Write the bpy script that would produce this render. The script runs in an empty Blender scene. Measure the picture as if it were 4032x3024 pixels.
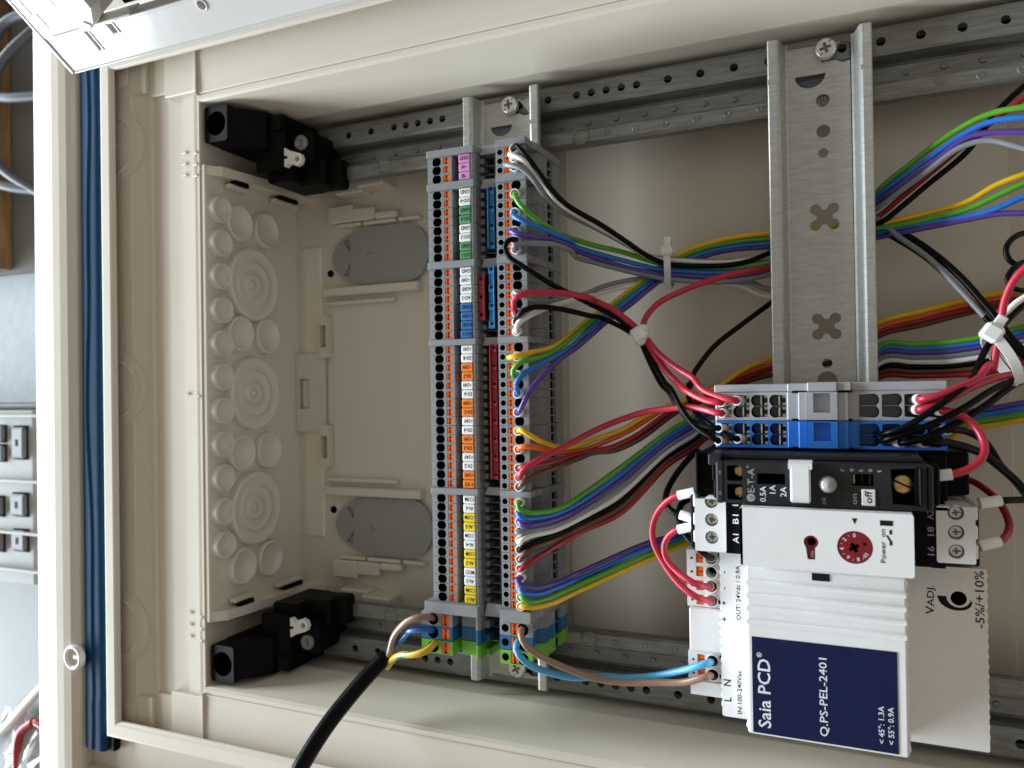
import bpy, math, random
from mathutils import Vector, Matrix
from mathutils.geometry import tessellate_polygon
random.seed(3)
S = 0.001                       # everything below is written in millimetres
C = bpy.context.scene.collection
sc = bpy.context.scene

# ------------------------------------------------------------------ camera, world, lamps, exposure
cam = bpy.data.objects.new('camera', bpy.data.cameras.new('camera')); C.objects.link(cam)
cam.data.sensor_width = 36; cam.data.lens = 26.785; cam.data.clip_start = .005; cam.data.clip_end = 20
_y, _p, _r = 0.40829, 0.0083058, -0.0150026
cam.matrix_world = Matrix.Translation(Vector((130.676, -12.7986, 293.0486))*S) @ Matrix.Rotation(_y, 4, 'Y') @ Matrix.Rotation(_p, 4, 'X') @ Matrix.Rotation(_r, 4, 'Z')
cam.data.dof.use_dof = True; cam.data.dof.focus_distance = .268; cam.data.dof.aperture_fstop = 17
sc.camera = cam
world = bpy.data.worlds.new('World'); sc.world = world; world.use_nodes = True
bg = world.node_tree.nodes['Background']; bg.inputs[0].default_value = (1.0, .92, .80, 1); bg.inputs[1].default_value = .33
def area(name, loc, target, sx, sy, power, col):
    l = bpy.data.lights.new(name, 'AREA'); l.shape = 'RECTANGLE'; l.size = sx; l.size_y = sy; l.energy = power; l.color = col
    o = bpy.data.objects.new(name, l); C.objects.link(o); o.location = loc
    o.rotation_euler = (Vector(target)-Vector(loc)).to_track_quat('-Z', 'Y').to_euler(); return o
area('window_light', (-3.1, -.2, .80), (.05, 0, 0), 5.0, .9, 420, (.81, .92, 1.0))
sc.view_settings.view_transform = 'Standard'; sc.view_settings.look = 'None'
sc.view_settings.exposure = 0; sc.view_settings.gamma = 1
sc.cycles.max_bounces = 10; sc.cycles.diffuse_bounces = 6; sc.cycles.glossy_bounces = 4
sc.cycles.use_denoising = True

# ------------------------------------------------------------------ materials
def mat(name, col, rough=.45, metal=0, var=.06, scale=160, bump=.04, bscale=1400, streak=None, sub=0, coat=0, trans=0, spec=None):
    m = bpy.data.materials.new(name); m.use_nodes = True; nt = m.node_tree; b = nt.nodes['Principled BSDF']
    b.inputs['Roughness'].default_value = rough; b.inputs['Metallic'].default_value = metal
    tc = nt.nodes.new('ShaderNodeTexCoord'); src = tc.outputs['Object']
    if streak:
        mp = nt.nodes.new('ShaderNodeMapping'); mp.inputs['Scale'].default_value = streak; nt.links.new(src, mp.inputs[0]); src = mp.outputs[0]
    n = nt.nodes.new('ShaderNodeTexNoise'); n.inputs['Scale'].default_value = scale; n.inputs['Detail'].default_value = 5; nt.links.new(src, n.inputs['Vector'])
    r = nt.nodes.new('ShaderNodeValToRGB'); r.color_ramp.elements[0].position = .3; r.color_ramp.elements[1].position = .7
    r.color_ramp.elements[0].color = [c*(1-var) for c in col]+[1]; r.color_ramp.elements[1].color = [min(1, c*(1+var)) for c in col]+[1]
    nt.links.new(n.outputs['Fac'], r.inputs[0]); nt.links.new(r.outputs[0], b.inputs['Base Color'])
    mr = nt.nodes.new('ShaderNodeMapRange'); mr.inputs[3].default_value = rough*.85; mr.inputs[4].default_value = min(1, rough*1.2)
    nt.links.new(n.outputs['Fac'], mr.inputs[0]); nt.links.new(mr.outputs[0], b.inputs['Roughness'])
    if bump:
        n2 = nt.nodes.new('ShaderNodeTexNoise'); n2.inputs['Scale'].default_value = bscale; n2.inputs['Detail'].default_value = 3; nt.links.new(src, n2.inputs['Vector'])
        bp = nt.nodes.new('ShaderNodeBump'); bp.inputs['Strength'].default_value = bump; bp.inputs['Distance'].default_value = .0004
        nt.links.new(n2.outputs['Fac'], bp.inputs['Height']); nt.links.new(bp.outputs[0], b.inputs['Normal'])
    if sub: b.inputs['Subsurface Weight'].default_value = sub; b.inputs['Subsurface Radius'].default_value = (.002, .002, .002)
    if spec is not None: b.inputs['Specular IOR Level'].default_value = spec
    if coat: b.inputs['Coat Weight'].default_value = coat; b.inputs['Coat Roughness'].default_value = .12
    if trans: b.inputs['Transmission Weight'].default_value = trans
    return m
X = {}
def mk(k, *a, **kw): X[k] = mat(k, *a, **kw)
mk('box', (.68, .622, .52), .3, var=.008, scale=25, bump=.03, bscale=2200)
mk('lidwhite', (.68, .66, .64), .13, var=.015, scale=40, bump=.16, bscale=90)
mk('knock', (.78, .72, .60), .17, var=.01, sub=.12)
mk('gasket', (.006, .046, .112), .75, spec=.2, var=.15, scale=50, bump=.1, bscale=300)
mk('blackp', (.003, .003, .0033), .5, var=.2, spec=.10)
mk('darkgrey', (.018, .018, .02), .45, var=.15, spec=.3)
mk('void', (.003, .003, .003), .9, bump=0, spec=.05)  # recess colour: near black painted in place of deep shade
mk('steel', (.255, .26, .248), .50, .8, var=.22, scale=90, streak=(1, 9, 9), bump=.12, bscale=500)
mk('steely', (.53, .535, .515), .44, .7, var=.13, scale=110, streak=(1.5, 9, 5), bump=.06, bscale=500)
mk('screwm', (.66, .65, .60), .3, .7, var=.12, scale=400)
mk('brass', (.62, .42, .17), .32, 1, var=.2, scale=500)
mk('grey', (.245, .252, .26), .42, var=.04, scale=400)
mk('greylight', (.40, .41, .435), .40, var=.03, scale=300)
mk('plug', (.31, .305, .285), .5, var=.03, scale=100)
mk('blueb', (.012, .120, .275), .4, var=.05); mk('greenb', (.16, .42, .035), .42, var=.10)
mk('bluedist', (.010, .165, .62), .36, var=.04)
mk('orange', (.80, .14, .012), .35, var=.08, scale=600)
mk('white', (.80, .80, .80), .34, var=.02); mk('ferrule', (.78, .78, .77), .35, var=.03, sub=.1)
mk('whitew', (.83, .815, .785), .34, var=.02)
mk('tie', (.84, .85, .84), .30, var=.03, sub=.4)
mk('mk_pink', (.62, .27, .52), .45, var=.03); mk('mk_white', (.84, .84, .84), .45, var=.02); mk('mk_green', (.085, .29, .105), .45, var=.03)
mk('mk_blue', (.02, .135, .37), .45, var=.03); mk('mk_orange', (.82, .21, .012), .45, var=.03); mk('mk_yellow', (.80, .62, .020), .45, var=.03)
mk('ink', (.012, .012, .014), .7, bump=0, spec=.1); mk('inkw', (.72, .76, .82), .6, bump=0); mk('inkg', (.30, .30, .30), .6, bump=0)
mk('jred', (.36, .018, .040), .35, var=.08, scale=400); mk('jblue', (.020, .19, .44), .3, var=.08, scale=400)
mk('navy', (.0045, .009, .052), .45, spec=.25, var=.05, bump=.02)
mk('dialred', (.20, .006, .012), .35, var=.05); mk('lens', (.40, .40, .42), .18, var=.03, coat=.6)
mk('maroon', (.14, .006, .010), .4)
for k, c in dict(black=(.003, .003, .0035), red=(.52, .022, .05), darkred=(.36, .012, .022), green=(.10, .37, .022), blue=(.016, .17, .60), purple=(.10, .05, .30),
                 yellow=(.84, .50, .010), orange=(.72, .135, .016), brown=(.125, .048, .020), brown2=(.30, .175, .125), blue2=(.016, .12, .42), cyan=(.09, .42, .70), earth=(.70, .45, .03), earthgreen=(.09, .30, .10)).items():
    mk('w_'+k, c, .3, spec=.12 if k == 'black' else .5, var=.04, scale=300, bump=.05, bscale=900)
mk('w_white', (.84, .82, .77), .34, var=.03); mk('w_grey', (.235, .25, .285), .34, var=.03)
mk('wood', (.23, .125, .055), .5, var=.3, scale=30, streak=(9, 1, 9)); mk('desk', (.19, .195, .185), .5, var=.06, scale=12)
mk('phonebody', (.34, .34, .325), .5, var=.04); mk('phonekey', (.16, .16, .17), .5, var=.05); mk('paper', (.27, .31, .335), .6, var=.03)
mk('greycable', (.085, .09, .105), .5); mk('bagfilm', (.80, .82, .82), .12, var=.03, trans=.6); mk('bagred', (.40, .02, .02), .4)

# ------------------------------------------------------------------ mesh builder
AT = {}                         # where each thing's local frame sits, in mm
class M:
    def __init__(s, frame=None): s.v = []; s.f = []; s.m = []; s.s = []; s.fr = frame
    def add(s, pts, faces, mi=0, smooth=False):
        n = len(s.v)
        if s.fr: o, ex, ey, ez = s.fr; pts = [(o[0]+p[0]*ex[0]+p[1]*ey[0]+p[2]*ez[0], o[1]+p[0]*ex[1]+p[1]*ey[1]+p[2]*ez[1], o[2]+p[0]*ex[2]+p[1]*ey[2]+p[2]*ez[2]) for p in pts]
        s.v += [tuple(p) for p in pts]
        for f in faces: s.f.append([n+i for i in f]); s.m.append(mi); s.s.append(smooth)
        return s
    def box(s, x0, x1, y0, y1, z0, z1, b=.25, mi=0):
        b = min(b, (x1-x0)*.45, (y1-y0)*.45, (z1-z0)*.45)
        if b <= 0:
            P = [(x, y, z) for x in (x0, x1) for y in (y0, y1) for z in (z0, z1)]
            return s.add(P, [(0, 1, 3, 2), (4, 6, 7, 5), (0, 4, 5, 1), (2, 3, 7, 6), (0, 2, 6, 4), (1, 5, 7, 3)], mi)
        P = []; idx = {}
        for i in (0, 1):
            for j in (0, 1):
                for k in (0, 1):
                    c = ((x0, x1)[i], (y0, y1)[j], (z0, z1)[k]); q = ((1, -1)[i]*b, (1, -1)[j]*b, (1, -1)[k]*b)
                    for a in range(3):
                        p = [c[t]+(0 if t == a else q[t]) for t in range(3)]; idx[i, j, k, a] = len(P); P.append(p)
        F = []
        for a in range(3):
            u, w = (a+1) % 3, (a+2) % 3
            for e in (0, 1):
                q = []
                for (du, dw) in ((0, 0), (1, 0), (1, 1), (0, 1)):
                    k = [0, 0, 0]; k[a] = e; k[u] = du; k[w] = dw; q.append(idx[k[0], k[1], k[2], a])
                F.append(q if e else q[::-1])
        for a in range(3):
            u, w = (a+1) % 3, (a+2) % 3
            for du in (0, 1):
                for dw in (0, 1):
                    k0 = [0, 0, 0]; k0[u] = du; k0[w] = dw; k1 = k0[:]; k1[a] = 1
                    q = [idx[(*k0, u)], idx[(*k1, u)], idx[(*k1, w)], idx[(*k0, w)]]
                    F.append(q[::-1] if du == dw else q)
        for i in (0, 1):
            for j in (0, 1):
                for k in (0, 1):
                    q = [idx[i, j, k, 0], idx[i, j, k, 1], idx[i, j, k, 2]]; F.append(q if (i+j+k) % 2 == 1 else q[::-1])
        return s.add(P, F, mi)
    def prism(s, poly, y0, y1, ax='y', mi=0, skip=(), caps=True, smooth=False, dark=()):
        # polygon in the plane across `ax`: y -> (x, z), x -> (y, z), z -> (x, y)
        g = {'y': lambda p, t: (p[0], t, p[1]), 'x': lambda p, t: (t, p[0], p[1]), 'z': lambda p, t: (p[0], p[1], t)}[ax]
        n = len(poly); s.add([g(p, y0) for p in poly]+[g(p, y1) for p in poly], [(i, (i+1) % n, n+(i+1) % n, n+i) for i in range(n) if i not in skip], mi, smooth)
        for i in dark: s.add([g(p, t) for t in (y0, y1) for p in (poly[i], poly[(i+1) % n])], [(0, 1, 3, 2)], 1)
        if caps:
            T = tessellate_polygon([[Vector((p[0], p[1], 0)) for p in poly]])
            s.add([g(p, y0) for p in poly], [t for t in T], mi); s.add([g(p, y1) for p in poly], [t[::-1] for t in T], mi)
        return s
    def plate(s, outer, holes, z, depth, mi=0, hmi=None, floor=None, edge=True):
        # a face at height z with real holes going down `depth`; floor = material of each hole's bottom
        flat = outer+[p for h in holes for p in h]
        T = tessellate_polygon([[Vector((p[0], p[1], 0)) for p in q] for q in [outer]+holes])
        s.add([(p[0], p[1], z) for p in flat], [t for t in T], mi)
        for k, q in enumerate(([outer] if edge else [])+holes):
            n = len(q); hm = mi if (edge and k == 0) or hmi is None else hmi
            s.add([(p[0], p[1], z) for p in q]+[(p[0], p[1], z-depth) for p in q], [(i, (i+1) % n, n+(i+1) % n, n+i) for i in range(n)], hm)
        if floor is not None:
            for q in holes:
                T = tessellate_polygon([[Vector((p[0], p[1], 0)) for p in q]]); s.add([(p[0], p[1], z-depth+.02) for p in q], [t for t in T], floor)
        return s
    def lathe(s, prof, c=(0, 0, 0), ax='z', n=20, mi=0, smooth=True, a0=0, a1=None):
        g = {'z': lambda a, b, h: (c[0]+a, c[1]+b, c[2]+h), 'x': lambda a, b, h: (c[0]+h, c[1]+a, c[2]+b), 'y': lambda a, b, h: (c[0]+a, c[1]+h, c[2]+b)}[ax]
        full = a1 is None; a1 = a0+2*math.pi if full else a1; k = n if full else n+1
        P = [g(r*math.cos(a0+(a1-a0)*i/n), r*math.sin(a0+(a1-a0)*i/n), h) for r, h in prof for i in range(k)]
        F = [(j*k+i, j*k+(i+1) % k, (j+1)*k+(i+1) % k, (j+1)*k+i) for j in range(len(prof)-1) for i in range(k if full else k-1)]
        return s.add(P, F, mi, smooth)
    def tube(s, pts, r, n=10, mi=0, cap=True, step=2.2, mfun=None, flat=1.0):
        P = smooth_path(pts, step); t0 = (P[1]-P[0]).normalized(); u = t0.orthogonal().normalized(); ring = []
        for i, p in enumerate(P):
            t = (P[min(i+1, len(P)-1)]-P[max(i-1, 0)]).normalized(); u = (u-t*u.dot(t)).normalized(); w = t.cross(u)
            ring += [p+u*(r*math.cos(2*math.pi*k/n))+w*(r*flat*math.sin(2*math.pi*k/n)) for k in range(n)]
        b = len(s.v); s.v += [tuple(q) for q in ring]
        for i in range(len(P)-1):
            for k in range(n): s.f.append([b+i*n+k, b+i*n+(k+1) % n, b+(i+1)*n+(k+1) % n, b+(i+1)*n+k]); s.m.append(mfun(i/len(P), k) if mfun else mi); s.s.append(True)
        if cap: s.f.append([b+k for k in range(n)][::-1]); s.f.append([b+(len(P)-1)*n+k for k in range(n)]); s.m += [mi, mi]; s.s += [False, False]
        return s
    def ring(s, p, d, ro, ri, L, n=16, mi=0, depth=None):
        # a short sleeve along d, open at its start
        d = Vector(d).normalized(); u = d.orthogonal().normalized(); w = d.cross(u); p = Vector(p); dp = depth or L
        prof = [(ri, dp), (ri, 0.15), (ri+.12, 0), (ro-.12, 0), (ro, .15), (ro, L)]
        P = [tuple(p+d*h+u*(r*math.cos(2*math.pi*k/n))+w*(r*math.sin(2*math.pi*k/n))) for r, h in prof for k in range(n)]
        return s.add(P, [(j*n+k, j*n+(k+1) % n, (j+1)*n+(k+1) % n, (j+1)*n+k) for j in range(5) for k in range(n)], mi, True)
    def build(s, name, mats, parent=None, off=None):
        off = off or (AT.get(parent.name, (0, 0, 0)) if parent is not None else (0, 0, 0))
        me = bpy.data.meshes.new(name); me.from_pydata([((p[0]-off[0])*S, (p[1]-off[1])*S, (p[2]-off[2])*S) for p in s.v], [], s.f)
        for k in ([mats] if isinstance(mats, str) else mats): me.materials.append(X[k])
        me.polygons.foreach_set('material_index', s.m); me.polygons.foreach_set('use_smooth', s.s); me.update()
        o = bpy.data.objects.new(name, me); C.objects.link(o); o.parent = parent
        if parent is None: o.location = Vector(off)*S
        AT[o.name] = tuple(off)
        return o
def smooth_path(pts, step=2.2):
    P = [Vector(p) for p in pts]; P = [P[0]*2-P[1]]+P+[P[-1]*2-P[-2]]; out = []
    for i in range(1, len(P)-2):
        a, b, c, d = P[i-1:i+3]; n = max(2, int((c-b).length/step))
        ta = max((b-a).length, 1e-3)**.5; tb = max((c-b).length, 1e-3)**.5; tc = max((d-c).length, 1e-3)**.5
        m1 = (c-b+tb*((b-a)/ta-(c-a)/(ta+tb))); m2 = (c-b+tb*((d-c)/tc-(d-b)/(tb+tc)))
        for j in range(n):
            t = j/n; out.append(b*(2*t**3-3*t*t+1)+m1*(t**3-2*t*t+t)+c*(-2*t**3+3*t*t)+m2*(t**3-t*t))
    return out+[P[-2]]
def thing(name, label, cat, at=(0, 0, 0), group=None):
    o = bpy.data.objects.new(name, None); C.objects.link(o); o.location = Vector(at)*S; o.empty_display_size = .01
    o['label'] = label; o['category'] = cat; AT[o.name] = tuple(at)
    if group: o['group'] = group
    return o
def tag(o, label, cat, group=None):
    o['label'] = label; o['category'] = cat
    if group: o['group'] = group
    return o
def circ(x, y, r, n=18, a0=0, ys=1.0): return [(x+r*math.cos(a0+2*math.pi*i/n), y+r*ys*math.sin(a0+2*math.pi*i/n)) for i in range(n)]
def rect(x0, x1, y0, y1): return [(x0, y0), (x1, y0), (x1, y1), (x0, y1)]
def rrect(x0, x1, y0, y1, r, n=4):
    o = []
    for cx, cy, a in ((x1-r, y1-r, 0), (x0+r, y1-r, 90), (x0+r, y0+r, 180), (x1-r, y0+r, 270)):
        o += [(cx+r*math.cos(math.radians(a+90*i/n)), cy+r*math.sin(math.radians(a+90*i/n))) for i in range(n+1)]
    return o
TEXTS = []
def text(s, parent, at, xd, yd, cap, mi='ink', align='LEFT', fit=None, name='lettering', off=None, bold=0):
    TEXTS.append((s, parent, at, xd, yd, cap, mi, align, fit, name, off, bold))
def flush_texts():
    tmp = []
    for t in TEXTS:
        cu = bpy.data.curves.new('t', 'FONT'); cu.body = t[0]; cu.resolution_u = 2; cu.align_x = t[7]; cu.size = 1; cu.offset = t[11] or .009
        o = bpy.data.objects.new('t', cu); C.objects.link(o); tmp.append(o)
    dg = bpy.context.evaluated_depsgraph_get(); dg.update()
    for t, o in zip(TEXTS, tmp):
        me = bpy.data.meshes.new_from_object(o.evaluated_get(dg)); k = t[5]/.73
        xd, yd = Vector(t[3]), Vector(t[4]); at = Vector(t[2]); off = Vector(t[10] if t[10] is not None else AT.get(t[1].name, (0, 0, 0)))
        xs = [v.co.x for v in me.vertices] or [0, 1]; kx = k
        if t[8]: kx = t[8]/max(1e-6, max(xs)-min(xs))
        for v in me.vertices: v.co = (at-off+xd*v.co.x*kx+yd*v.co.y*k)*S
        me.materials.clear(); me.materials.append(X[t[6]]); me.update()
        n = bpy.data.objects.new(t[9], me); C.objects.link(n); n.parent = t[1]
    for o in tmp:
        cu = o.data; bpy.data.objects.remove(o); bpy.data.curves.remove(cu)

# ================================================================== the enclosure
YC = -12.0
enc = thing('distribution_enclosure', 'open cream white plastic distribution enclosure holding the rails and wiring', 'enclosure', (62, YC, -60))
def frame_rings(prof, mi=0, sides='LTBR', smooth=False):
    # prof: (x of the left side, half height, z); the right side mirrors the left about x = 62.5
    b = M(); R4 = [[(x, YC-h, z), (125-x, YC-h, z), (125-x, YC+h, z), (x, YC+h, z)] for x, h, z in prof]
    for a, c in zip(R4, R4[1:]):
        for k, sd in enumerate('BRTL'):
            if sd in sides: j = (k+1) % 4; b.add([a[k], a[j], c[j], c[k]], [(0, 1, 2, 3)], mi, smooth)
    return b
# back
b = M(); b.box(-140, 265, YC-131, YC+131, -40, -36.2, 0)
b.build('back_panel', 'box', enc)
b = M(); b.box(17.2, 188, YC-129.5, YC+129.5, -36.3, -34.6, .7)
b.build('raised_back_plate', 'box', enc)
# inner walls (draft, ridge, step)
IN = [(-137.6, 130.6, -40), (-138, 130.6, 1.4), (-137.5, 129.0, 1.5), (-137.7, 129.0, 2.6), (-138.9, 134.3, 27.6), (-139.3, 134.8, 28.2)]
for sd in 'TB': frame_rings(IN, sides=sd).build('inner_wall', 'box', enc)
for sd in 'LR': frame_rings([(-137.9, 134.8, -40), (-138.9, 134.8, 27.6), (-139.2, 134.8, 28.2)], sides=sd).build('side_wall', 'box', enc)
# the wide stepped ledge between the inner wall and the front frame
b = M()
led = [(-139.2, 28.2), (-140.6, 28.2), (-141.0, 26.6), (-142.6, 26.6), (-143.0, 27.4), (-149.6, 27.2), (-150.2, 26.2), (-160.4, 26.0), (-161.0, 25.0), (-170.9, 24.8), (-171.5, 26.0), (-172.6, 26.2), (-173.4, 25.8), (-182.4, 27.6), (-183.4, 28), (-196.4, 28.3)]
for (x0, z0), (x1, z1) in zip(led, led[1:]):
    b.add([(x0, YC-163.6, z0), (x0, YC+163.6, z0), (x1, YC+163.6, z1), (x1, YC-163.6, z1)], [(0, 1, 2, 3)])
b.build('side_ledge', 'box', enc)
for sg in (-1, 1):
    Y = lambda h: YC+sg*h
    b = M(); pr = [(134.8, 28.2), (135.3, 28.9), (137.0, 28.9), (137.6, 28.2), (138.2, 28.8), (139.4, 28.9), (163.7, 29.2)]
    for (h0, z0), (h1, z1) in zip(pr, pr[1:]): b.add([(-139.2, Y(h0), z0), (264.2, Y(h0), z0), (264.2, Y(h1), z1), (-139.2, Y(h1), z1)], [(0, 1, 2, 3)])
    b.build('ledge', 'box', enc)
    b = M(); b.box(-140.0, -139.1, min(Y(137.2), Y(163.5)), max(Y(137.2), Y(163.5)), 26, 29.9, .3); b.build('ledge_seam', 'box', enc)
    for k, (x0, x1, h, lift) in enumerate(((-196.2, -183.6, 149, 28.9), (-183.4, -172.6, 144.5, 28.2), (-172.4, -160.6, 142.5, 26.4), (-160.4, -140.1, 139.5, 28.6))):
        b = M(); b.box(x0, x1, min(Y(h), Y(163.6)), max(Y(h), Y(163.6)), 20, lift, .5); b.build('corner_tile', 'box', enc)
# clip ribs on the plate edge
for y in (100.5, 95.2, 90, -12, -113.5, -119, -124.5):
    b = M(); b.box(-150.6, -147.6, y-.55, y+.55, 26, 28.0, .2); b.box(-142.9, -140.3, y-1.9, y-.8, 26.2, 28.7, .2); b.build('clip_rib', 'box', enc)
# front frame: rim, gasket channel, outer lip
frame_rings([(-196.2, 163.8, 26.0), (-196.2, 163.8, 31.4), (-188.6, 156.2, 32.0), (-188.3, 155.9, 32.6), (-188.5, 156.1, 33.4), (-189.3, 156.9, 34.1), (-190.4, 158.0, 34.4), (-195.2, 162.8, 34.4), (-196.3, 163.9, 33.9), (-196.7, 164.3, 33.0), (-196.8, 164.4, 25.4), (-216.4, 184.0, 25.4), (-216.5, 184.1, 29.6), (-217.0, 184.6, 31.4), (-218.4, 186.0, 32.9), (-221.0, 188.6, 33.9), (-225.5, 193.1, 34.5), (-230.5, 198.1, 34.7), (-233.8, 201.4, 34.4), (-235.4, 203.0, 33.7), (-252.2, 219.8, 28.6), (-253.6, 221.2, 27.2), (-254.6, 222.2, 23.4), (-255.4, 223.0, -62.0)], 0, 'LTBR', True).build('front_frame', 'box', enc)
# half round cable entries on the left wall
for y in (109.2, -9.4, -125.0):
    b = M(); hd = [(-194.6+18.6*math.cos(a), y+18.6*math.sin(a)) for a in [math.radians(-90+i*7.5) for i in range(25)]]
    b.plate(hd, [], 28.7, 4); b.lathe([(1.7, 28.7), (1.3, 29.4), (0, 29.6)], (-193.4, y, 0), 'z', 12)
    b.lathe([(13.9, 28.7), (13.6, 29.3), (13.0, 29.4), (12.7, 28.75)], (-194.0, y, 0), 'z', 24, 0, True, -math.pi/2, math.pi/2)
    b.build('cable_entry', 'box', enc)
# round cap in the frame corner, bottom left
b = M(); b.lathe([(6.0, 32.4), (6.0, 34.9), (5.5, 35.4), (4.7, 35.4), (4.3, 34.8), (3.9, 32.6), (0, 32.2)], (-218.6, -141.0, 0), 'z', 24)
b.box(-218.6, -214.8, -141.6, -140.0, 32.2, 34.7, .2); b.build('screw_cap', 'whitew', enc)
# gasket in its channel
b = M(); pts = []
n = 60
for i in range(n+1):
    y = 158-344*i/n; t = i/n
    wv = 1.1*math.sin(t*9+.6)+.6*math.sin(t*21)
    pts.append((y, -208.2+.35*math.sin(t*7)-(.6 if t > .93 else 0), wv))
cs = lambda wv: [(-6.8, 25.5), (-7.4, 29.4), (-6.2, 30.9), (-2.6+wv, 31.2), (-1.9+wv, 31.7), (-1.2+wv, 31.1), (.8+wv, 31.1), (3.2, 31.4), (5.8, 31.0), (6.8, 30.0), (7.1, 25.5)]
k = 11
b.add([(x+q[0], y, q[1]) for y, x, wv in pts for q in cs(wv)], [(i*k+j, i*k+j+1, (i+1)*k+j+1, (i+1)*k+j) for i in range(n) for j in range(k-1)], 0, True)
b.add([(pts[-1][1]+q[0], pts[-1][0], q[1]) for q in cs(pts[-1][2])], [list(range(k))])
b.build('sealing_gasket', 'gasket', enc)
b = M(); b.box(-201.2, -196.9, -186.0, -172, 25.5, 29.4, .8); b.build('gasket_end', 'blackp', enc)

# ---- cable entry insert with its membranes on the left wall
ins = M(); ins.box(-139, -136.3, -117.3, 93.6, -38, 27.8, .5)
for y0, y1 in ((91.2, 94.6), (-118.3, -114.9)):
    ins.box(-137, -132.8, y0, y1, -38, 20, .8)
ins.prism([(-136.4, -38), (-134.6, -36.5), (-131, -35.4), (-121, -35.2), (-120, -36.3)], -88, 64, 'y')
for sg in (1, -1):
    Y = lambda d: YC+sg*d
    ins.prism([(-136.5, 27), (-131.5, 22), (-129, 5), (-126, -20), (-120, -37), (-136.5, -37)], min(Y(100.6), Y(105)), max(Y(100.6), Y(105)), 'y')
ins = ins.build('membrane_insert', 'knock', enc)
for sg in (1, -1):
    Y = lambda d: YC+sg*d
    for z0, z1 in ((6, 15), (-30, -16)): b = M(); b.box(-133.5, -130.0, min(Y(98.4), Y(100.4)), max(Y(98.4), Y(100.4)), z0, z1, .2, 1); b.box(-135, -131.4, min(Y(96.6), Y(98.6)), max(Y(96.6), Y(98.6)), z0-2, z1+2, .3); b.build('flange_slot', ['knock', 'void'], ins)
def membrane(y, z, r, big=False, flex=0.0):
    b = M()
    if big:
        pr = [(r, 0), (r*.985, 3.4), (r*.93, 4.4), (r*.86, 4.0), (r*.64, 2.2), (r*.60, 3.4), (r*.55, 3.2), (r*.32, 1.4), (r*.28, 3.0), (r*.22, 3.0), (r*.10, 1.6), (r*.08, 2.6), (0, 2.7)]
    else:
        pr = [(r, 0), (r*.985, 3.4), (r*.93, 4.3), (r*.86, 4.2), (r*.76, 3.1), (r*.55, 1.5), (r*.3, .8+flex), (0, .6+flex)]
    b.lathe(pr, (-136.3, y, z), 'x', 36 if big else 24); b.v = [(p[0], p[1], z+(p[2]-z)*.97) for p in b.v]; return b.build('membrane', 'knock', ins)
for k in range(-5, 6): membrane(-4.6+15.6*k, 20.9, 6.4)
for y in (41, -12.3, -68.5): membrane(y, -.2, 18.0, True)
for y in (69.2, 16.2, -40.8, -94.9): membrane(y, 9.4, 8.8); membrane(y, -9.2, 9.1, False, .6)
# tongue with latch slot
tg = M(); tg.plate(rrect(-136, -117.4, -33, 8, 2.5), [rect(-134, -127.3, -21, -5)], -33.6, 1.6)
tg.build('latch_tongue', 'box', enc)
tg = M(); tg.box(-132.5, -127.3, -20.4, -5.4, -36, -34.9, .4); tg.build('latch_tooth', 'box', enc)
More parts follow.
